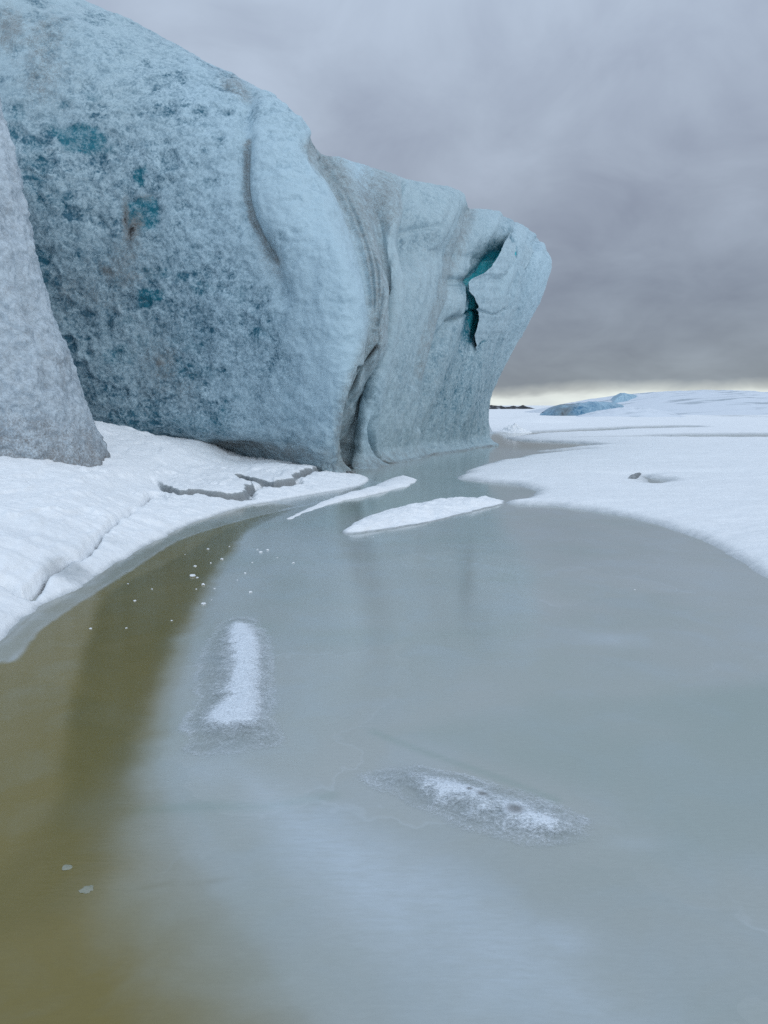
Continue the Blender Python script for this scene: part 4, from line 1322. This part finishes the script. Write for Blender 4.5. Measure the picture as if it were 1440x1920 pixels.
for k, (px, py, s) in enumerate(chips + list(special)):
    x, y = gp(px, py)
    size = 0.5 * s / FPX * math.hypot(y, EYE) * rg.uniform(0.38, 0.8)
    o = lump('ice_chip', (x, y, 0), size, M_SNOW, 3.1 * k + 1, (0.12 + 0.3 * rg.random(), 0, 0), 0.55)
    o.rotation_euler = (0, 0, rg.random() * 6)
    tag(o, special.get((px, py, s), 'small white ice crumb in the scatter between the murky channel and the grey ice'), 'ice chip', 'loose ice crumbs scattered on the lake ice')


def flat_bubble(px, py, s, label, seed):
    x, y = gp(px, py)
    size = 0.5 * s / FPX * math.hypot(y, EYE)
    o = lump('ice_bubble', (x, y, 0), size, M_LAKE, seed, (0.6, 0, 0.35), 0.12, sink=0.4)
    tag(o, label, 'ice bubble', 'pale bubbles in the murky ice')


flat_bubble(163, 1668, 20, 'larger pale bubble frozen in the murky olive ice, lower of two', 200)
flat_bubble(125, 1627, 15, 'smaller pale bubble frozen in the murky olive ice, upper of two', 201)

# tilted plate of broken ice beside the pool in the snow
x, y = gp(1190, 893, 0.12)
pl = lump('ice_plate', (x, y, 0.09), 0.11, M_SLAB, 33, (0.75, 0.1, 0), 0.55)
pl.scale = (1.3, 0.35, 1.0)
pl.rotation_euler = (0.2, -0.35, 0.2)
tag(pl, 'small dark broken ice plate poking from the snow beside a little meltwater pool', 'ice plate')

# rubble along the foot of the wall
for k, (px, py, s) in enumerate([(668, 878, 26), (690, 872, 18), (712, 867, 20), (735, 862, 14), (760, 858, 12), (655, 887, 16)]):
    x, y = gp(px, py)
    size = 0.5 * s / FPX * math.hypot(y, EYE)
    o = lump('ice_rubble', (x, y + 0.1, -0.02), size, M_LOBE, 41 + k * 2.3, (0.5, 0.8, 0), 0.5, sink=0.4)
    o.scale = (1.3, 0.8, 1)
    tag(o, 'dirty ice rubble lying along the foot of the wall, below the dark cleft', 'ice rubble', 'dirty ice rubble below the wall')


# ------------------------------------------------------------------ far things
def mound(name, px, py_base, Y, rx, ry, h, mat, seed, label=None, cat=None, kind=None, rough=0.12, wet=0.2, n=160, power=2.0, skew=0.0, freq=1.0, stretch=1.0):
    cx = (px - 720) / FPX * Y
    t = np.linspace(0, 1, n)
    a = np.linspace(0, 2 * np.pi, 2 * n, endpoint=False)
    A, T = np.meshgrid(a, t, indexing='ij')
    X = cx + rx * T * np.cos(A) * np.where(np.cos(A) > 0, stretch, 1.0)
    Yy = Y + ry * T * np.sin(A)
    P = np.stack([X, Yy, np.zeros_like(X)], -1)
    prof = np.clip(1 - T ** power, 0, 1) ** 1.3
    z = h * prof * (1 + skew * np.cos(A) * T) * (1 + rough * fbm(P, 1.6 * freq / rx * 3, 4, seed=seed)) + 0.02 * h * fbm(P, 12 * freq / rx, 4, seed=seed + 1, stretch=(.6, 1.6, 1)) * prof - 0.15
    mk = np.zeros(P.shape)
    mk[..., 0] = np.clip(wet * smooth(fbm(P, 6 * freq / rx, 4, seed=seed + 2, stretch=(0.35, 1.8, 1)), 0.0, 0.5), 0, 1)
    o = link_mesh(name, np.stack([X, Yy, z], -1), grid_faces(2 * n, n, True), mat, {'mask': mk})
    return tag(o, label, cat, None, kind)


M_HILL = snow_mat('hill snow', wet=(0.36, 0.42, 0.47), clean=(0.68, 0.74, 0.81), grain=8.0)
mound('snow_hill', 1300, 782, 165, 38, 42, 4.75, M_HILL, 101, kind='structure', wet=0.75, n=240, power=2.2, rough=0.08, freq=1.5, stretch=1.75)

# heap of snow against the far end of the wall
mound('snow_heap', 962, 805, 46, 1.5, 1.6, 0.62, M_SNOW, 111, 'small pointed snow heap on the ice just past the nose of the wall', 'snow heap', rough=0.4, n=60, power=1.1, freq=1.5)
mound('ice_block', 896, 800, 45, 1.0, 1.2, 1.25, M_LOBE, 117, 'small grey ice block half hidden behind the foot of the nose of the wall', 'ice block', rough=0.5, wet=0.4, n=60, power=1.6, freq=1.5)
mound('snow_mound', 1000, 790, 68, 6.0, 5.0, 0.62, M_SNOW, 113, 'broad smooth snow mound before the distant blue iceberg', 'snow mound', wet=0.3, n=80)


mound('snow_shoulder', 1178, 790, 104, 8.5, 6.0, 1.45, M_HILL, 119, 'low snowy shoulder lapping over the right end of the deep-blue iceberg', 'snow mound', wet=0.5, n=90, rough=0.2)


def build_berg(name, C, dens, nrow, steps, seed, label, clr0, snow_top=True):
    cols = [np.array([at(*p) for p in c]) for c in C]
    for k, c in enumerate(cols):
        foot = c[0].copy()
        foot[2] = -0.6
        cols[k] = np.vstack([foot, c])
    V = loft(cols, dens, nrow)
    nu, nf = V.shape[:2]
    V = crest(V, np.tile(np.array([[0.05, 1.0, 0]]), (nu, 1)), steps)
    PX, PY = project(V)
    N = grid_normals(blur(V, 2, 1))
    if N[nu // 2, nf // 2] @ (np.array([0, 0, EYE]) - V[nu // 2, nf // 2]) < 0:
        N = -N
    d = 0.25 * fbm(V, 0.25, 4, seed=seed) + 0.12 * fbm(V, 0.9, 3, seed=seed + 1)
    V = V + N * d[..., None]
    return V, PX, PY, nu


def iceberg():
    C = [[(1012, 779, 118), (1014, 776, 118.5), (1018, 774, 119), (1022, 773, 120)],
         [(1026, 780, 117), (1030, 772, 117.3), (1036, 766, 118), (1044, 762, 119.5)],
         [(1048, 780, 115), (1050, 770, 115.5), (1052, 761, 116.5), (1058, 758, 118.5)],
         [(1075, 780, 115), (1076, 770, 115.2), (1078, 761, 116.2), (1082, 757, 118)],
         [(1100, 779, 116), (1100, 770, 116), (1102, 760, 117), (1106, 755, 119)],
         [(1125, 778, 118), (1124, 769, 118), (1126, 759, 119), (1130, 754, 121)],
         [(1150, 776, 121), (1150, 768, 121), (1150, 760, 122), (1152, 756, 124)],
         [(1170, 775, 126), (1170, 769, 126), (1170, 764, 127), (1170, 761, 128)]]
    V, PX, PY, nu = build_berg('iceberg', C, [20] * 7, 70, [(1, .1), (3, .1), (6, -.3), (9, -1.5), (10, -4)], 121, None, 0.5)
    clr = 0.32 + 0.25 * fbm(V, 0.4, 3, seed=125) - 0.15 * smooth(PX, 1090, 1130)
    deep = 0.80 - 0.35 * smooth(PY, 764, 757) + 0.4 * np.exp(-((PX - 1086) / 20) ** 2 - ((PY - 768) / 8) ** 2) + 0.8 * np.exp(-((PX - 1112) / 9) ** 2 - ((PY - 759) / 3) ** 2)
    dirt = 0.75 * np.exp(-((PX - 1058) / 22) ** 2) * (0.8 + fbm(V, 0.7, 3, seed=126))
    o = link_mesh('iceberg', V, grid_faces(nu, V.shape[1])[:, ::-1], M_BERG, {'mask': np.clip(np.stack([clr, dirt, np.minimum(deep, 0.95)], -1), 0, 1)})
    tag(o, 'low deep-blue iceberg with a dirty left face, left of the snowy hill', 'iceberg', 'distant blue icebergs')
    C = [[(1142, 766, 150), (1143, 762, 150), (1145, 758, 150.5), (1148, 755, 151)],
         [(1150, 766, 149), (1151, 756, 149), (1155, 747, 149.5), (1160, 742, 151)],
         [(1162, 766, 149), (1163, 753, 149), (1165, 743, 149.5), (1168, 738, 151)],
         [(1176, 766, 150), (1176, 754, 150), (1177, 744, 151), (1180, 738, 152)],
         [(1190, 766, 152), (1190, 756, 152), (1191, 748, 153), (1193, 742, 154)],
         [(1204, 766, 156), (1204, 758, 156), (1205, 752, 157), (1207, 748, 158)]]
    V, PX, PY, nu = build_berg('iceberg', C, [20] * 5, 60, [(1, .1), (3, .0), (6, -.6), (8, -2), (9, -4)], 131, None, 0.3)
    clr = 0.20 + 0.2 * fbm(V, 0.4, 3, seed=135)
    o = link_mesh('iceberg', V, grid_faces(nu, V.shape[1])[:, ::-1], M_BERG, {'mask': np.clip(np.stack([clr, 0 * clr, 0.3 + 0 * clr], -1), 0, 1)})
    tag(o, 'small pale-blue iceberg rising from the left shoulder of the snowy hill', 'iceberg', 'distant blue icebergs')


iceberg()


def rocky_shore():
    n, m = 240, 24
    s = np.linspace(0, 1, n)
    px = 900 + 96 * s
    Y = 330.0
    hs = 0.75 * np.interp(s, [0, .1, .25, .4, .55, .7, .85, .95, 1], [1.0, 1.5, 1.2, 1.5, .8, 1.2, 1.5, .7, .1]) + 0.3
    x = (px - 720) / FPX * Y
    P1 = np.stack([x, 0 * x, 0 * x], -1)
    hs = np.maximum(hs * (1 + 0.5 * fbm(P1, 0.25, 4, seed=141)), 0.02)
    q = np.linspace(-1, 1, m)
    X = np.repeat(x[:, None], m, 1)
    Yy = Y + 9 * q[None, :] + 0 * X
    P = np.stack([X, Yy, 0 * X], -1)
    z = hs[:, None] * np.clip(1 - np.abs(q) ** 1.5, 0, 1)[None, :] * (1 + 0.5 * fbm(P, 0.3, 4, seed=142)) - 0.05
    o = link_mesh('rocky_shore', np.stack([X, Yy, z], -1), grid_faces(n, m), M_ROCK)
    tag(o, kind='structure')


rocky_shore()
